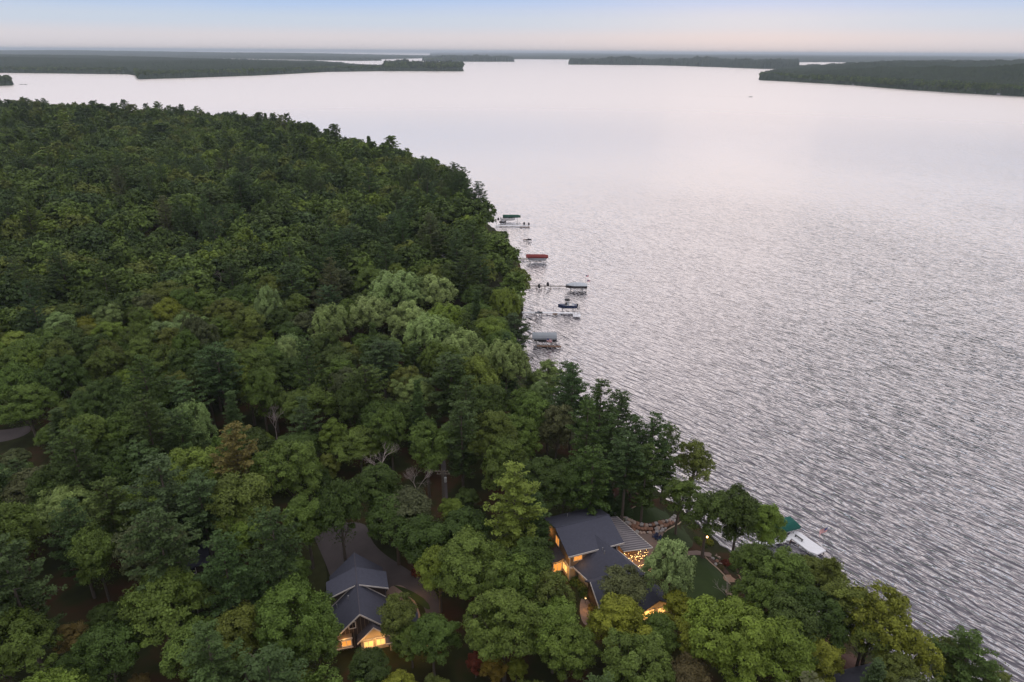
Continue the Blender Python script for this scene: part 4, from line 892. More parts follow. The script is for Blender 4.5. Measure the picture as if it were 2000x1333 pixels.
# ---- other roofs glimpsed between the crowns
def cabin(px, py, rz, Lx, Ly, hw, hr, label, rmat='shingle', wmat='siding_dark', lit=False, z=None):
    p = G(px, py, hw) if z is None else Vector(P(px, py, z)); zg = hz(p.x, p.y)
    o = empty('cabin', (p.x, p.y, zg), R_(rz)); tag(o, label, 'house', 'roofs glimpsed among the trees')
    a, b = Lx/2, Ly/2; m = MB(); loft(m, [(-a, -b, -1), (-a, -b, hw), (-a, 0, hw+hr), (-a, b, hw), (-a, b, -1)], [(a, -b, -1), (a, -b, hw), (a, 0, hw+hr), (a, b, hw), (a, b, -1)]); m.build('wall', M[wmat], o)
    e = .5; s_ = hr/b*e; m = MB(); loft(m, chev((-a-e, -b-e, hw-s_+.25), (-a-e, 0, hw+hr+.25), (-a-e, b+e, hw-s_+.25)), chev((a+e, -b-e, hw-s_+.25), (a+e, 0, hw+hr+.25), (a+e, b+e, hw-s_+.25))); r = m.build('roof', M[rmat], o)
    MB().box(a*.3, a*.3+.7, .4, 1.1, hw, hw+hr+1).build('chimney', M['siding_dark'], r)
    window(o, (-a*.6, -b), (-a*.2, -b), hw*.4, hw*.8, (0, -1), 'glass_lit' if lit else 'glass_dark', 1); window(o, (a*.1, -b), (a*.5, -b), hw*.4, hw*.8, (0, -1), 'glass_dark', 1)
    return o
M['siding_gray'] = mat('siding_gray', (.26, .26, .32), .8, .1, 3); M['roof_gray'] = mat('roof_gray', (.20, .20, .24), .8, .15, 2)
cabin(350, 1085, 28, 8.5, 7.5, 3.0, 2.4, 'dark roofed house nearly hidden under the tall dull green tree at left')
cabin(1690, 1352, 15, 8, 7, 2.6, 1.8, 'dark roofed shed cut by the bottom edge beside the beach')
cabin(882, 512, -20, 11, 8, 5.5, 3, 'grey house peeping out between trees inland from the red boat canopy', 'roof_gray', 'siding_gray')
cabin(796, 362, 10, 11, 9, 7.5, 3.4, 'pale grey house high among the far shore pines', 'roof_gray', 'siding_gray')
cabin(727, 366, 10, 9, 8, 7, 3, 'small house left of the pale grey one in the far pines', 'roof_gray', 'siding_gray')
cabin(804, 455, 30, 10, 8, 6, 3, 'grey roofed house in the dark wood inland from the green boat canopy', 'roof_gray', 'siding_gray')
cabin(553, 333, 0, 9, 7, 8, 3, 'tiny house with a bright spot deep in the far forest', 'roof_gray', 'siding_gray', lit=True)

# ------------------------------------------------------------------ ground sheets
def drape(name, pxpoly, off, material, step=1.2, kind='structure', label=None, world=False, smooth_it=2):
    W = np.array(pxpoly, float) if world else np.array([G(x, y)[:2] for x, y in pxpoly])
    for _ in range(smooth_it):                              # Chaikin: rounded outline
        a, b = W, np.roll(W, -1, 0); W = np.stack([a*.75+b*.25, a*.25+b*.75], 1).reshape(-1, 2)
    n = len(W); x0, y0 = W.min(0); x1, y1 = W.max(0)
    gx_, gy_ = np.meshgrid(np.arange(x0, x1, step), np.arange(y0, y1, step)); g_ = np.stack([gx_.ravel(), gy_.ravel()], 1); g_ = g_[inside(g_, W)]; g_ = g_[seg_dist(g_, W, True) > step*.3] if len(g_) else g_
    allp = np.vstack([W, g_]) if len(g_) else W
    v, e, f, *_ = delaunay_2d_cdt([Vector(p) for p in allp], [(i, (i+1) % n) for i in range(n)], [list(range(n))], 1, 1e-4)
    hv_ = height(np.array([[p.x, p.y] for p in v]))+off
    me = bpy.data.meshes.new(name); me.from_pydata([(p.x, p.y, float(h)) for p, h in zip(v, hv_)], [], f); me.materials.append(M[material]); me.update()
    o = link(name, me); tag(o, label, None, kind=kind); return o
M['lawn'] = mat('lawn', (.030, .050, .014), .95, .35, .5, bump=.5, bscale=12, detail=8)
M['lawn_olive'] = mat('rough_grass', (.040, .045, .015), .95, .4, .6, bump=.5, bscale=12, detail=8)
M['mulch'] = mat('mulch', (.075, .038, .028), .95, .35, 1.5, bump=.6, bscale=9)
drape('driveway', [(604, 1026), (650, 1022), (716, 1020), (722, 1052), (745, 1080), (800, 1115), (850, 1150), (862, 1190), (850, 1235), (826, 1230), (835, 1190), (800, 1160), (760, 1150), (700, 1165), (652, 1150), (640, 1110), (620, 1065)], .03, 'asphalt')
drape('driveway_apron', [(752, 1150), (785, 1140), (806, 1165), (822, 1200), (828, 1260), (760, 1270), (750, 1200)], .045, 'paving')
drape('lawn', [(570, 1050), (616, 1055), (640, 1110), (636, 1160), (590, 1200), (550, 1150)], .03, 'lawn_olive')
drape('lawn', [(765, 1142), (800, 1152), (836, 1175), (842, 1196), (815, 1178), (780, 1152)], .055, 'lawn', smooth_it=1)
drape('road', [(-160, 850), (-60, 846), (30, 838), (58, 830), (62, 845), (20, 862), (-60, 872), (-160, 880)], .03, 'asphalt')
drape('gravel_track', [(860, 892), (870, 892), (874, 960), (876, 1010), (866, 1010), (864, 950)], .03, 'asphalt')
drape('lawn', [(1160, 1000), (1196, 991), (1222, 998), (1238, 990), (1255, 976), (1290, 990), (1318, 1008), (1300, 1020), (1272, 1026), (1240, 1022), (1208, 1006)], .03, 'lawn')
drape('mulch_bed', [(1120, 985), (1180, 965), (1235, 955), (1262, 965), (1255, 977), (1236, 992), (1222, 1000), (1196, 993), (1160, 1001)], .02, 'mulch')
drape('lawn', [(1296, 1042), (1312, 1030), (1332, 1022), (1350, 1040), (1356, 1070), (1330, 1085), (1300, 1072), (1288, 1056)], .03, 'lawn')
drape('lawn', [(1290, 1082), (1350, 1086), (1376, 1089), (1400, 1110), (1420, 1134), (1432, 1152), (1410, 1185), (1345, 1180), (1300, 1150)], .035, 'lawn')
drape('patio', [(1200, 1010), (1240, 1030), (1262, 1044), (1284, 1038), (1298, 1038), (1292, 1052), (1284, 1062), (1300, 1078), (1330, 1082), (1370, 1078), (1396, 1078), (1404, 1088), (1378, 1087), (1340, 1088), (1290, 1100), (1275, 1125), (1240, 1125), (1205, 1080)], .05, 'paving', smooth_it=1)
drape('fire_terrace', [(1408, 1124), (1440, 1120), (1450, 1130), (1440, 1138), (1420, 1140)], .05, 'sand')
drape('mulch_bed', [(1378, 1090), (1398, 1086), (1424, 1100), (1450, 1118), (1436, 1122), (1410, 1120)], .03, 'mulch')
drape('beach', [(1625, 1262), (1690, 1275), (1740, 1308), (1800, 1355), (1780, 1400), (1680, 1370), (1630, 1310)], .04, 'mulch')
drape('lawn', [(1730, 1318), (1750, 1316), (1790, 1350), (1780, 1380), (1745, 1350)], .06, 'lawn')
drape('mulch_bed', [(1198, 1004), (1240, 1019), (1270, 1024), (1300, 1016), (1322, 1006), (1330, 1018), (1300, 1036), (1275, 1044), (1245, 1042), (1222, 1028)], .075, 'mulch', smooth_it=1)
drape('garage_path', [(1138, 1160), (1160, 1165), (1170, 1200), (1172, 1222), (1140, 1226), (1130, 1190)], .04, 'paving')
def edging(pxl, label):
    m = MB(); m.tube([G(x, y)+Vector((0, 0, .10)) for x, y in pxl], .14, 5); tag(m.build('stone_edging', M['edging']), label, 'edging')
edging([(1160, 1000), (1180, 995), (1196, 992), (1208, 994), (1222, 999), (1233, 995), (1243, 988), (1250, 980), (1254, 976)], 'winding pale stone edging along the back of the raised lawn')
edging([(1298, 1040), (1310, 1032), (1326, 1024), (1330, 1020)], 'short straight edging at the top of the right lawn')
edging([(1377, 1089), (1388, 1100), (1402, 1112), (1414, 1124), (1420, 1136), (1426, 1142)], 'curved edging between the lower lawn and the red mulch bed')
# boulders of the retaining wall
rb = random.Random(3); BM = [M['boulder'], mat('boulder_rust', (.30, .17, .12), .85, .35, .8, bump=.8, bscale=4), mat('boulder_grey', (.40, .38, .38), .85, .35, .8, bump=.8, bscale=4)]
def boulder(px, py, s, dz, label, group):
    bb = bmesh.new(); bmesh.ops.create_icosphere(bb, subdivisions=2, radius=1)
    o_ = Vector((rb.uniform(0, 50), rb.uniform(0, 50), 0))
    for v in bb.verts:
        k = 1+.35*noise.noise(v.co*1.3+o_); v.co = Vector((v.co.x*k*s*rb.uniform(.97, 1.03), v.co.y*k*s*.85, v.co.z*k*s*.72))
    me = bpy.data.meshes.new('boulder'); bb.to_mesh(me); bb.free(); me.materials.append(rb.choice(BM))
    p = G(px, py); o = link('boulder', me, None, (p.x, p.y, p.z+dz)); o.rotation_euler = (rb.uniform(-.2, .2), rb.uniform(-.2, .2), rb.uniform(0, 6)); tag(o, label, 'boulder', group)
bl = [(1203, 1007), (1214, 1013), (1224, 1018), (1234, 1022), (1246, 1028), (1258, 1030), (1270, 1030), (1283, 1028), (1295, 1024), (1306, 1020), (1315, 1016), (1322, 1012)]
for row, (oy, s0) in enumerate(((0, .47), (6, .47), (12, .42))):
    for i in range(len(bl)-1):
        if row == 2 and (i < 2 or i > 8): continue
        for t_ in (.25*(row % 2), .5+.25*(row % 2)):
            x_ = bl[i][0]+(bl[i+1][0]-bl[i][0])*t_+rb.uniform(-2, 2); y_ = bl[i][1]+(bl[i+1][1]-bl[i][1])*t_+oy+rb.uniform(-1, 1)
            boulder(x_, y_, s0*rb.uniform(.65, 1.25), .5-row*.2, ('boulder in the upper row of the curved wall against the raised lawn', 'boulder in the middle row of the curved wall by the raised lawn', 'boulder at the foot of the curved wall on the patio')[row], 'boulders of the curved retaining wall')
for x_, y_ in ((1392, 1092), (1400, 1097), (1407, 1103), (1398, 1104), (1411, 1110), (1404, 1090), (1330, 1100)): boulder(x_, y_, rb.uniform(.3, .5), .1, 'small rock in the red mulch bed by the shore path', 'small rocks in the mulch bed')
# shrubs
def shrub(px, py, s, col, label):
    r_ = np.random.default_rng(int(px)); c = sph(r_, 700); c[:, 2] = np.abs(c[:, 2])*.9; c2 = c*s*r_.uniform(.6, 1.1, (700, 1)); v, q = leaf_quads(c2, c+r_.normal(size=c.shape)*.4, .14, r_)
    p = G(px, py); o = link('shrub', npmesh('shrub', v, q, mat=M['leaf'], tint=np.repeat(np.clip(r_.normal(.5, .12, 700), 0, 1), 4)), None, p); o.color = (*GREENS[col], 1); tag(o, label, 'shrub', 'garden shrubs')
for a_ in ((1367, 1064, .9, 'olive', 'round olive shrub left of the path lamp'), (1374, 1068, .7, 'dark', 'dark shrub just below the path lamp'), (1384, 1062, 1.0, 'yellow', 'yellowish shrub lit by the path lamp'), (1362, 1057, .9, 'mid', 'green shrub at the lawn end left of the path lamp'), (1418, 1104, 1.1, 'red', 'red leaved shrub in the mulch bed'), (1406, 1110, .8, 'brown', 'brown shrub in front of the red leaved one'), (1428, 1112, .9, 'dark', 'dark green shrub right of the red leaved one'), (1140, 1150, 1.2, 'olive', 'lit shrub below the front corner of the large house'), (1126, 1140, 1.3, 'mid', 'green shrub at the wall corner of the large house'), (1142, 1163, 1.0, 'dark', 'dark shrub left of the garage wing wall'), (1160, 1190, 1.1, 'orange', 'orange lit shrub by the garage wing'), (1118, 988, 1.3, 'red', 'reddish shrub behind the back roof of the large house'), (1130, 986, 1.1, 'brown', 'brownish shrub beside the reddish one behind the roof'), (815, 1120, 1.1, 'red', 'dark red shrub on the outer curve of the driveway')): shrub(*a_)
# garden lamps (lit in the photograph)
def lamp(px, py, label, wt, h=1.2, r=.13):
    p = G(px, py); o = empty('garden_lamp', p); tag(o, label, 'lamp', 'lit garden lamps'); MB().tube([(0, 0, -.2), (0, 0, h)], .03, 6).build('post', M['dark_metal'], o)
    bb = bmesh.new(); bmesh.ops.create_icosphere(bb, subdivisions=2, radius=r); me = bpy.data.meshes.new('lamp_globe'); bb.to_mesh(me); bb.free(); me.materials.append(M['bulb']); link('lamp_globe', me, o, (0, 0, h+.08)); point_lamp(o, (0, 0, h+.35), wt)
    MB().tube([(0, 0, h+.2), (0, 0, h+.26)], [.18, .05], 8).build('lamp_cap', M['dark_metal'], o)
lamp(1379, 1063, 'single lit lamp among shrubs by the shore path', 60, 1.6, .22)
lamp(1316, 1192, 'lit lamp right of the end wing of the large house', 40); lamp(1322, 1212, 'second lit lamp below the one right of the end wing', 40)
lamp(1254, 1228, 'lit lamp low in front of the end wing', 50); lamp(1247, 1236, 'lit lamp just left of and below the one in front of the end wing', 40); lamp(1269, 1216, 'lit lamp upper right of the pair in front of the end wing', 40)
lamp(1143, 1180, 'dim lamp in the planting by the garage wing path', 25)
# adirondack chairs
def chair(px, py, rz, label):
    p = G(px, py); o = empty('garden_chair', (p.x, p.y, p.z+.05), rz); tag(o, label, 'chair', 'blue garden chairs')
    m = MB(); m.slab([(-.32, -.35, .42), (.32, -.35, .42), (.32, .3, .30), (-.32, .3, .30)], .04); m.build('seat', M['blue_plastic'], o)
    m = MB()
    for i in range(5): x_ = -.26+i*.13; m.slab([(x_-.055, .28, .30), (x_+.055, .28, .30), (x_+.055, .62, 1.02-.03*abs(i-2)), (x_-.055, .62, 1.02-.03*abs(i-2))], .03)
    m.build('backrest', M['blue_plastic'], o)
    for sx in (-1, 1):
        MB().box(sx*.38-.06, sx*.38+.06, -.4, .4, .56, .60).build('armrest', M['blue_plastic'], o); MB().box(sx*.38-.03, sx*.38+.03, -.36, -.28, 0, .56).build('leg', M['blue_plastic'], o); MB().box(sx*.36-.03, sx*.36+.03, .3, .38, 0, .56).build('leg', M['blue_plastic'], o)
chair(1279, 1052, -.9, 'left one of two dark blue garden chairs on the patio'); chair(1285, 1056, -1.2, 'right one of two dark blue garden chairs on the patio')
# round stone table
p = G(1424, 1163); o = empty('stone_table', p); tag(o, 'pale round table on the grass below the fire terrace', 'table'); MB().tube([(0, 0, -.1), (0, 0, .62)], [.4, .3], 12).build('pedestal', M['boulder'], o); MB().tube([(0, 0, .62), (0, 0, .74)], .75, 20).build('table_top', M['edging'], o)
# utility poles
for (px, py, hh_, lab) in ((866, 1003, 10.5, 'left one of two close grey utility poles with crossarm'), (869, 1004, 10.0, 'right one of two close grey utility poles with transformer')):
    p = G(px, py); o = empty('utility_pole', p); tag(o, lab, 'pole', 'utility poles'); MB().tube([(0, 0, -.5), (0, 0, hh_)], [.15, .10], 8).build('pole', M['bark'], o)
    MB().box(-1.3, 1.3, -.08, .08, hh_-.65, hh_-.5).build('crossarm', M['bark'], o)
    for x_ in (-1.1, -.5, .5, 1.1): MB().tube([(x_, 0, hh_-.5), (x_, 0, hh_-.25)], .04, 6).build('insulator', M['bark_pale'], o)
    if hh_ == 10.0: MB().tube([(.35, 0, 7.6), (.35, 0, 8.6)], .26, 10).build('transformer', M['alu'], o)

# ------------------------------------------------------------------ docks and boats
def dock(p0, p1, wd, label, z=.75, mt='white_deck', every=3.0, group='docks along the shore'):
    a, b = Vector((p0[0], p0[1], 0)), Vector((p1[0], p1[1], 0)); Lg = (b-a).length; o = empty('dock', a, math.atan2(b.y-a.y, b.x-a.x)); tag(o, label, 'dock', group)
    m = MB(); x_ = 0
    while x_ < Lg: m.box(x_+.02, min(x_+3, Lg)-.02, -wd/2, wd/2, z-.26, z); x_ += 3
    m.build('deck', M[mt], o)
    x_ = .5
    while x_ < Lg:
        for s_ in (-1, 1): MB().tube([(x_, s_*(wd/2+.04), -1.2), (x_, s_*(wd/2+.04), z+.15)], .04, 5).build('post', M['alu'], o)
        x_ += every
    return o
def canopy_mesh(Lc, Wc, h, style):
    m = MB(); n = 9; a = Lc/2; sec = []
    for i in range(n):
        t = i/(n-1)*2-1
        if style == 'barrel': sec.append((t*Wc/2, h+1.15*(1-t*t)**.6))
        elif style == 'trap': sec.append((t*Wc/2, h+min(.95, 2.4*(1-abs(t)))))
        else: sec.append((t*Wc/2, h+.75*(1-abs(t))+(.0)))
    ou = [(y, z) for y, z in sec]; inn = [(y*.97, z-.07) for y, z in sec][::-1]; prof = ou+inn
    if style == 'hip':
        loft(m, [(-a, y, z if abs(y) > Wc*.45 else z) for y, z in prof], [(a*.72, y, z) for y, z in prof]); loft(m, [(a*.722, y, z) for y, z in prof], [(a, y*.96, min(z, h+.12)) for y, z in prof])
    elif style == 'trap':
        e_ = [(y*.97, h+.04+(z-h)*.12) for y, z in prof]
        loft(m, [(-a*.78, y, z) for y, z in prof], [(a*.78, y, z) for y, z in prof]); loft(m, [(a*.782, y, z) for y, z in prof], [(a, y, z) for y, z in e_]); loft(m, [(-a, y, z) for y, z in e_], [(-a*.782, y, z) for y, z in prof])
    else: loft(m, [(-a, y, z) for y, z in prof], [(a, y, z) for y, z in prof])
    for s_ in (-1, 1): m.box(-a, a, s_*Wc/2-.03, s_*Wc/2+.03, h-.55, h+.02)            # side valance
    for s_ in (-1, 1):
        x0_, x1_ = (a-.02, a+.03) if s_ > 0 else (-a-.03, -a+.02); m.box(x0_, x1_, -Wc/2, Wc/2, h-.55, h+.05)
    return m
def lift(x, y, rz, Lc, Wc, label, canvas='canvas_gray', style='barrel', h=2.5, canopy=True):
    o = empty('boat_lift', (x, y, 0), R_(rz)); tag(o, label, 'boat lift', 'boat lifts along the shore'); a, b = Lc*.32, Wc*.44
    top = h+.1 if canopy else 1.3
    for sx in (-1, 1):
        for sy in (-1, 1): MB().tube([(sx*a, sy*b, -1.2), (sx*a, sy*b, top)], .09, 6).build('leg', M['alu'], o)
        MB().box(sx*a-.05, sx*a+.05, -b, b, .35, .5).build('cradle_beam', M['alu'], o)
    for sy in (-1, 1): MB().box(-a, a, sy*b-.05, sy*b+.05, top-(.75 if canopy else .12), top).build('side_rail', M['hull_dark' if canopy else 'alu'], o)
    if canopy: canopy_mesh(Lc, Wc, h, style).build('canopy', M[canvas], o)
    return o
def hull(m, Lh, B, z0, z1, tr=.9, n=9):
    """runabout hull: transom at -x, bow at +x; sections from keel to gunwale"""
    S_ = []
    for i in range(n):
        t = i/(n-1); x_ = -Lh/2+Lh*t; w_ = B/2*(tr if t < .5 else tr*(1-((t-.5)/.5)**2.2)+.0)+.02; zz = z1+.28*max(0, t-.4)**1.5*2; k = z0+.45*max(0, t-.6)**1.6*3*(z1-z0)
        S_.append([(x_, -w_, zz), (x_, -w_*.82, z0+(zz-z0)*.35+(k-z0)*.6), (x_, 0, k), (x_, w_*.82, z0+(zz-z0)*.35+(k-z0)*.6), (x_, w_, zz)])
    b = len(m.v); m.v += [p for s in S_ for p in s]
    for i in range(n-1):
        for j in range(5): j2 = (j+1) % 5; m.f.append((b+i*5+j, b+(i+1)*5+j, b+(i+1)*5+j2, b+i*5+j2))
    m.f.append(tuple(b+j for j in range(5))); m.f.append(tuple(b+(n-1)*5+j for j in range(4, -1, -1))); return m
def motorboat(x, y, z, rz, Lh, label, hm_='hull_white', tower=False, cover=None):
    o = empty('motorboat', (x, y, z), R_(rz)); tag(o, label, 'boat', 'boats at the shore and on the lake'); B = Lh*.34
    hull(MB(), Lh, B, 0, .95).build('hull', M[hm_], o)
    if cover:
        m = MB(); n = 9; 
        secs = [[(-Lh/2+Lh*t_, y_*B/2*(1 if t_ < .55 else 1-((t_-.55)/.45)**2*.9), 1.02+(.62*(1-abs(y_)**2))*math.sin(math.pi*min(1, .12+t_*.8))) for y_ in (-1.04, -.7, -.3, 0, .3, .7, 1.04)]+[(-Lh/2+Lh*t_, 0, .8)] for t_ in np.linspace(0, .99, n)]
        for i in range(n-1): loft(m, secs[i], secs[i+1])
        m.build('cover', M[cover], o); return o
    MB().box(-Lh*.36, Lh*.12, -B*.36, B*.36, .962, 1.02).build('deck', M['hull_white'], o)
    m = MB(); m.slab([(Lh*.02, -B*.34, 1.0), (Lh*.14, -B*.28, 1.0), (Lh*.06, -B*.26, 1.55), (-Lh*.01, -B*.30, 1.55)], .03); m.prism([(Lh*.12, -B*.3, 1.0), (Lh*.12, B*.3, 1.0), (Lh*.05, B*.27, 1.5), (Lh*.05, -B*.27, 1.5)], (.04, 0, 0)); m.build('windscreen', M['glass_dark'], o)
    for x_, y_ in ((-.02, -.2), (-.02, .2), (-.3, 0)): MB().box(Lh*x_-.25, Lh*x_+.25, B*y_-.25, B*y_+(.25 if y_ else .25), 1.0, 1.45).build('seat', M['canvas_pale'], o)
    m = MB(); m.box(-Lh/2-.45, -Lh/2-.02, -.22, .22, .55, 1.25); m.box(-Lh/2-.3, -Lh/2-.12, -.08, .08, -.3, .55); m.build('outboard_motor', M['canvas_black'], o)
    if tower:
        m = MB(); 
        for s_ in (-1, 1): m.tube([(-.6, s_*B*.42, 1), (-.2, s_*B*.38, 2.2), (.3, s_*B*.38, 2.2), (.8, s_*B*.42, 1)], .045, 5)
        m.build('tower', M['alu'], o); MB().box(-.7, .9, -B*.42, B*.42, 2.25, 2.36).build('bimini_top', M['canvas_black'], o)
    return o
def jetski(x, y, z, rz, label, c='hull_dark', covered=False):
    o = empty('jet_ski', (x, y, z), R_(rz)); tag(o, label, 'jet ski', 'jet skis on lifts'); hull(MB(), 2.9, 1.15, 0, .5).build('hull', M[c], o)
    MB().prism([(-1.1, -.22, .5), (.2, -.22, .5), (.1, -.2, .85), (-1.0, -.2, .8)], (0, .44, 0)).build('seat', M['canvas_black'], o); m = MB(); m.prism([(.1, -.3, .5), (.95, -.3, .5), (.3, -.25, 1.05), (.1, -.25, 1.05)], (0, .58, 0)); m.tube([(.15, -.42, 1.1), (.15, .42, 1.1)], .04, 5); m.build('handlebar_cowl', M['canvas_black' if covered else c], o)
    if covered: 
        m = MB(); secs = [[(x_, -w_, .48), (x_, -w_*.6, h_), (x_, w_*.6, h_), (x_, w_, .48)] for x_, w_, h_ in ((-1.35, .5, .8), (-.5, .62, 1.0), (.2, .6, 1.35), (1.0, .45, .95), (1.5, .1, .7))]
        for i in range(4): loft(m, secs[i], secs[i+1])
        m.build('cover', M['canvas_black'], o)
    return o
def small_lift(x, y, rz, label):
    o = empty('jet_ski_lift', (x, y, 0), R_(rz)); tag(o, label, 'boat lift', 'jet ski lifts')
    for sx in (-1, 1):
        for sy in (-1, 1): MB().tube([(sx*1.1, sy*.9, -1.2), (sx*1.1, sy*.9, 1.5)], .055, 5).build('leg', M['wood_post'], o)
    m = MB()
    for sx in (-1, 1): m.box(sx*1.0-.05, sx*1.0+.05, -.9, .9, .72, .82)
    m.build('cradle_beam', M['alu'], o)
def flag(x, y, z0, z1, wd, hgt, az, label, droop=.15, seed=0):
    o = empty('flag_on_pole', (x, y, z0)); tag(o, label, 'flag', 'striped flags over the docks'); MB().tube([(0, 0, 0), (0, 0, z1-z0)], [.045, .03], 6).build('pole', M['alu'], o)
    H_ = z1-z0; nU, nV = 16, 13; d = Vector((math.cos(az), math.sin(az), 0)); nn_ = Vector((-d.y, d.x, 0))
    def pt(i, j, off=0): u_ = i/nU; v_ = j/nV; return d*(u_*wd)+nn_*(.14*wd*math.sin(u_*6+v_*1.2+seed)*u_**.6+off)+Vector((0, 0, H_-.05-v_*hgt-droop*wd*u_**1.5))
    fl = empty('flag_cloth', (0, 0, 0)); bpy.data.objects.remove(fl)
    parts_ = {'flag_red': MB(), 'flag_white': MB(), 'flag_blue': MB()}
    for j in range(nV):
        for i in range(nU):
            c_ = 'flag_blue' if (i < 6.5 and j < 7) else ('flag_red' if j % 2 == 0 else 'flag_white'); m = parts_[c_]; m.add([pt(i, j), pt(i+1, j), pt(i+1, j+1), pt(i, j+1)], [(0, 1, 2, 3)])
    for j in range(5):
        for i in range(6 if j % 2 == 0 else 5):
            uu = (i+.6+(j % 2)*.5)/1.0; q = pt(uu, .8+j*1.35, .012); q2 = pt(uu, .8+j*1.35, -.012); s_ = wd*.012
            for c_ in (q, q2): parts_['flag_white'].add([c_+Vector((0, 0, s_)), c_+d*s_, c_-Vector((0, 0, s_)), c_-d*s_], [(0, 1, 2, 3)])
    me_parts = [(k, v) for k, v in parts_.items()]
    allm = MB(); mats = []; 
    for k, v in me_parts: b0 = len(allm.v); allm.v += v.v; allm.f += [tuple(b0+i for i in f_) for f_ in v.f]; mats += [len(mats) and 0 or 0]*0+[(k, len(v.f))]
    me = bpy.data.meshes.new('flag_cloth'); me.from_pydata(allm.v, [], allm.f); 
    for k, n_ in mats: me.materials.append(M[k])
    i0 = 0
    for mi, (k, n_) in enumerate(mats):
        for p_ in me.polygons[i0:i0+n_]: p_.material_index = mi; p_.use_smooth = True
        i0 += n_
    link('flag_cloth', me, o)
# (f) grey canopy
lift(10.8, 210.3, 0, 8.1, 3.6, 'boat lift under the pale grey barrel canopy nearest the camera on the left shore', 'canvas_gray', 'barrel', 2.7)
motorboat(10.9, 210.3, .5, 180, 6.6, 'dark boat under the pale grey barrel canopy', 'hull_dark').scale = (1.1, 1.1, 1.5)
dock((1.0, 212.8), (15.2, 213.0), 1.3, 'weathered plank dock running behind the grey barrel canopy', mt='bark_pale')
flag(11.4, 206.8, 0, 3.3, 1.7, 1.0, -.15, 'striped flag hanging in front of the grey barrel canopy', .2)
dock((8.2, 206.6), (16.2, 206.2), 1.0, 'narrow brown dock in front of the grey barrel canopy', mt='wood_post')
# (e) motorboat dock
dock((3.6, 238.0), (22.4, 237.6), 1.3, 'long white dock leading to the square end platform')
o_ = dock((22.4, 236.0), (25.2, 236.0), 4.4, 'square white end platform with chairs at the motorboat dock', every=1.3)
lift(21.0, 242.2, 0, 6.2, 3.2, 'open boat lift beside the square end platform', canopy=False); motorboat(20.8, 242.2, .75, 180, 6.3, 'navy and white wake boat with black top on the open lift', 'hull_navy', tower=True).scale = (1.12, 1.2, 1.5)
small_lift(9.9, 236.0, 0, 'jet ski lift halfway along the long white dock'); jetski(9.9, 236.0, .85, 180, 'grey and blue jet ski beside the long white dock', 'canvas_gray')
def deck_chair(x, y, z, rz, label):
    o = empty('deck_chair', (x, y, z), rz); tag(o, label, 'chair', 'chairs on the end platform'); MB().box(-.3, .3, -.3, .3, .35, .42).build('seat', M['hull_white'], o); MB().box(-.3, .3, .27, .33, .42, 1.0).build('backrest', M['hull_white'], o)
    for sx in (-1, 1):
        for sy in (-1, 1): MB().box(sx*.26-.03, sx*.26+.03, sy*.26-.03, sy*.26+.03, 0, .35).build('leg', M['hull_white'], o)
deck_chair(23.0, 235.2, .76, .3, 'left one of the white chairs on the square end platform'); deck_chair(24.0, 235.2, .76, -.2, 'middle one of the white chairs on the square end platform'); deck_chair(24.8, 236.4, .76, -1.2, 'white chair at the outer corner of the square end platform')
for x_, y_, h_, lb in ((15.3, 238.4, 2.6, 'slim lamp post on the long white dock'), (24.9, 238.4, 3.2, 'tall post at the back corner of the end platform'), (23.4, 238.5, 3.0, 'tall post at the back edge of the end platform')):
    o = empty('dock_post', (x_, y_, 0)); tag(o, lb, 'post', 'posts on the docks'); MB().tube([(0, 0, -1), (0, 0, h_)], .05, 6).build('pole', M['dark_metal'], o); MB().box(-.12, .12, -.12, .12, h_, h_+.18).build('cap', M['dark_metal'], o)
MB_ = dock((15.0, 236.6), (16.8, 236.6), .8, 'short dark side step on the long white dock', mt='wood_post', every=1)
# (d) covered boat dock
dock((3.9, 269.2), (30.8, 268.9), .6, 'long thin dock leading to the boat with the pale cover', z=.8, mt='bark_pale')
lift(26.3, 266.0, 0, 7.6, 3.2, 'open boat lift at the end of the long thin dock', canopy=False); motorboat(26.2, 266.0, .6, 180, 8.2, 'boat under a pale blue grey cover on the open lift', 'hull_dark', cover='canvas_pale').scale = (1.05, 1.15, 1.7)
small_lift(11.0, 266.9, 0, 'left one of two jet ski lifts on the long thin dock'); jetski(11.0, 266.9, .85, 90, 'left one of two black covered jet skis', covered=True)
small_lift(14.6, 268.0, 0, 'right one of two jet ski lifts on the long thin dock'); jetski(14.6, 268.0, 1.3, 90, 'right one of two black covered jet skis', covered=True)
flag(30.2, 268.8, 0, 5.6, 1.5, .8, .5, 'upper striped flag over the boat with the pale cover', .1); flag(30.6, 266.8, 0, 4.2, 1.5, .8, .35, 'lower dark flag over the boat with the pale cover', .1, 2)
for x_ in (26.0, 28.0):
    o = empty('bird', (x_, 268.9, .82)); tag(o, 'dark heron-like bird standing on the long thin dock', 'bird', 'birds on the dock'); MB().tube([(0, 0, 0), (0, 0, .35), (.12, 0, .75), (.05, 0, 1.05), (.18, 0, 1.15)], [.02, .05, .16, .05, .02], 6).build('body', M['dark_metal'], o)
# (c) red canopy
lift(11.4, 306.6, 0, 10.2, 3.7, 'boat lift under the dark red canopy', 'canvas_red', 'hip', 2.9); motorboat(11.2, 306.6, .55, 180, 7.6, 'blue grey boat under the dark red canopy', 'canvas_pale').scale = (1.1, 1.15, 1.8)
dock((3.0, 309.2), (14.0, 309.0), 1.2, 'dock behind the dark red canopy', mt='bark_pale')
# (b) low jet skis
jetski(8.4, 343.6, .5, 180, 'low dark jet ski floating off the shore above the red canopy'); dock((5.4, 345.4), (8.6, 345.4), 1.0, 'tiny dark dock beside the low jet ski', mt='wood_post', z=.5, every=1.5)
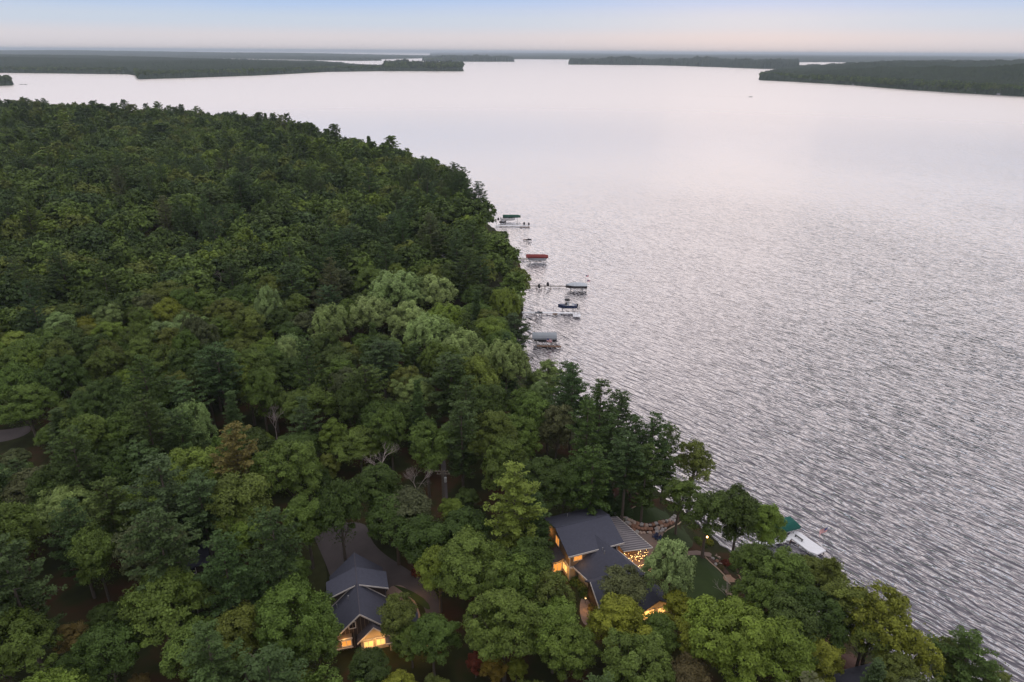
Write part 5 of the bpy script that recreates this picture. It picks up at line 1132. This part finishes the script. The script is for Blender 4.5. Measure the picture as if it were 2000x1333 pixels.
# (a) green canopy
lift(-.6, 388.6, 0, 10.2, 3.8, 'boat lift under the dark green canopy farthest along the shore', 'canvas_darkgreen', 'hip', 3.1); motorboat(-2.6, 387.6, .6, 0, 8.0, 'white boat sticking out under the far dark green canopy', 'hull_white').scale = (1, 1.1, 1.5)
for i_ in range(3): MB_ = None
dock((-9.6, 375.6), (9.2, 375.8), 1.7, 'long white dock below the far dark green canopy'); dock((4.0, 373.2), (9.4, 373.2), 1.1, 'short brown dock end below the long white one', mt='wood_post', z=.5)
small_lift(6.4, 377.2, 0, 'lift at the outer end of the farthest white dock'); jetski(6.4, 377.2, .9, 90, 'black covered jet ski at the outer end of the farthest white dock', covered=True); jetski(9.0, 377.0, .9, 90, 'small dark jet ski right of the covered one at the farthest dock')
small_lift(-8.2, 384.6, 0, 'tall dark lift at the shore left of the far green canopy'); jetski(-8.2, 384.6, 1.6, 90, 'dark covered jet ski raised high at the shore left of the far green canopy', covered=True); motorboat(-6.0, 383.6, .1, 200, 3.4, 'small brown rowing boat beside the raised dark jet ski', 'hull_dark')
# (g) near dock with green canopy
gb = Vector((55.6, 111.9)); lift(54.3, 112.2, 20, 7.4, 3.2, 'boat lift under the bright green canopy at lower right', 'canvas_green', 'trap', 2.4)
motorboat(54.8, 112.1, .6, 20, 6.4, 'white boat mostly hidden under the bright green canopy', 'hull_white')
o = empty('dock', (0, 0, 0)); tag(o, 'large white decked dock platform beside the bright green canopy', 'dock', 'docks along the shore')
m = MB(); m.slab([(57.03, 112.5, .9), (58.21, 112.18, .9), (61.4, 106.6, .9), (59.2, 105.4, .9), (57.9, 106.4, .9), (56.0, 110.2, .9)][::-1], .25); m.build('deck', M['white_deck'], o); m = MB(); m.slab([(54.3, 109.8, .88), (56.7, 112.0, .88), (57.0, 111.9, .88), (56.0, 110.15, .88), (55.4, 109.5, .88)][::-1], .25); m.build('deck', M['white_deck'], o)
m = MB(); 
for i in range(14): t_ = (i+.5)/14; a_ = Vector((58.21, 112.18, .905)).lerp(Vector((61.4, 106.6, .905)), t_); b_ = Vector((56.6, 111.6, .905)).lerp(Vector((58.0, 106.3, .905)), t_); m.tube([a_, b_], .012, 3)
m.build('plank_gap', M['alu'], o)
for x_, y_ in ((57.1, 112.3), (58.2, 112.0), (59.6, 109.7), (61.2, 106.9), (59.2, 105.7), (58.1, 106.6), (56.9, 108.6), (56.1, 110.3), (54.5, 109.8), (55.6, 109.6)): MB().tube([(x_, y_, -1.5), (x_, y_, .86)], .06, 6).build('post', M['wood_post'], o)
o = empty('dock_bench', (57.35, 109.9, .9), R_(-62)); tag(o, 'dark bench set along the inner edge of the large white dock', 'bench'); MB().box(-.95, .95, -.17, .17, .38, .45).build('seat', M['dark_metal'], o)
for x_ in (-.8, .8): MB().box(x_-.05, x_+.05, -.15, .15, 0, .38).build('leg', M['dark_metal'], o)
flag(61.3, 107.6, 0, 5.9, 2.0, 1.15, R_(205), 'large striped flag flying over the large white dock', .35)
dock((48.5, 108.6), (54.6, 109.9), 1.3, 'white dock walkway running from the shore to the large white platform')
# boats out on the lake, wake
pb = P(1466, 190); motorboat(pb[0], pb[1], -.2, 178-180, 8.5, 'tiny motorboat under way far out on the lake', 'hull_dark'); pb = P(381, 213.5); motorboat(pb[0], pb[1], -.2, 20, 5.5, 'tiny dark fishing boat resting on the lake beyond the left forest', 'hull_dark')
for px_, py_, lb in ((42, 165.5, 'dark moored boat near the left edge point'), (50, 165.8, 'second dark moored boat right of the one near the left edge point')): pb = P(px_, py_); motorboat(pb[0], pb[1], -.2, 5, 9.0, lb, 'hull_dark')
m = MB()
for pl_ in ([(1462, 190), (1380, 187.5), (1290, 185), (1180, 182)], [(1460, 190.4), (1380, 188.3), (1300, 186.2)]):
    w_ = [Vector(P(x, y, 0)) for x, y in pl_]
    for i in range(len(w_)-1):
        d = (w_[i+1]-w_[i]).normalized(); nn_ = Vector((-d.y, d.x, 0))*2.2
        m.add([w_[i]-nn_, w_[i]+Vector((0, 0, .35)), w_[i]+nn_, w_[i+1]-nn_, w_[i+1]+Vector((0, 0, .3)), w_[i+1]+nn_], [(0, 1, 4, 3), (1, 2, 5, 4)])
tag(m.build('water_wake', M['water']), kind='structure')
# cottages and mast on the right-hand far shore
M['cottage'] = mat('cottage_wall', (.45, .45, .50), .8, .1, .1)
for px_, py_, sc, lb in ((1779, 172.0, 1.0, 'leftmost pale cottage on the right far shore'), (1794, 172.4, .8, 'cottage with the white light on the right far shore'), (1805, 174.4, 1.1, 'long pale cottage right of the one with the light'), (1829, 175.2, .8, 'small bright roofed cottage in mid right far shore'), (1906, 182.0, .8, 'small cottage before the right edge of the far shore'), (1950, 184.8, .9, 'cottage near the right edge on the far shore'), (1990, 186.4, .8, 'cottage at the right edge of the far shore'), (1666, 165.6, .7, 'lone small cottage near the middle of the right headland')):
    pc = P(px_, py_, 2.0); o = empty('cottage', (pc[0], pc[1], .8), R_(-35)); o.scale = (sc*.55,)*3; tag(o, lb, 'house', 'cottages on the far shore'); MB().box(-7, 7, -4, 4, 0, 4).build('wall', M['cottage'], o); m = MB(); loft(m, chev((-7.6, -4.8, 3.9), (-7.6, 0, 6.8), (-7.6, 4.8, 3.9)), chev((7.6, -4.8, 3.9), (7.6, 0, 6.8), (7.6, 4.8, 3.9))); m.build('roof', M['roof_gray'], o); window(o, (-4, -4), (-1, -4), 1, 3, (0, -1), 'glass_dark', 1)
pc = P(1989, 119); o = empty('radio_mast', (pc[0], pc[1], 20)); tag(o, 'thin radio mast rising above the right horizon', 'mast'); k = pc[1]/1333; MB().tube([(0, 0, 0), (0, 0, 9.5*k)], [.35*k*.5, .12*k*.5], 5).build('mast_tower', M['alu'], o)
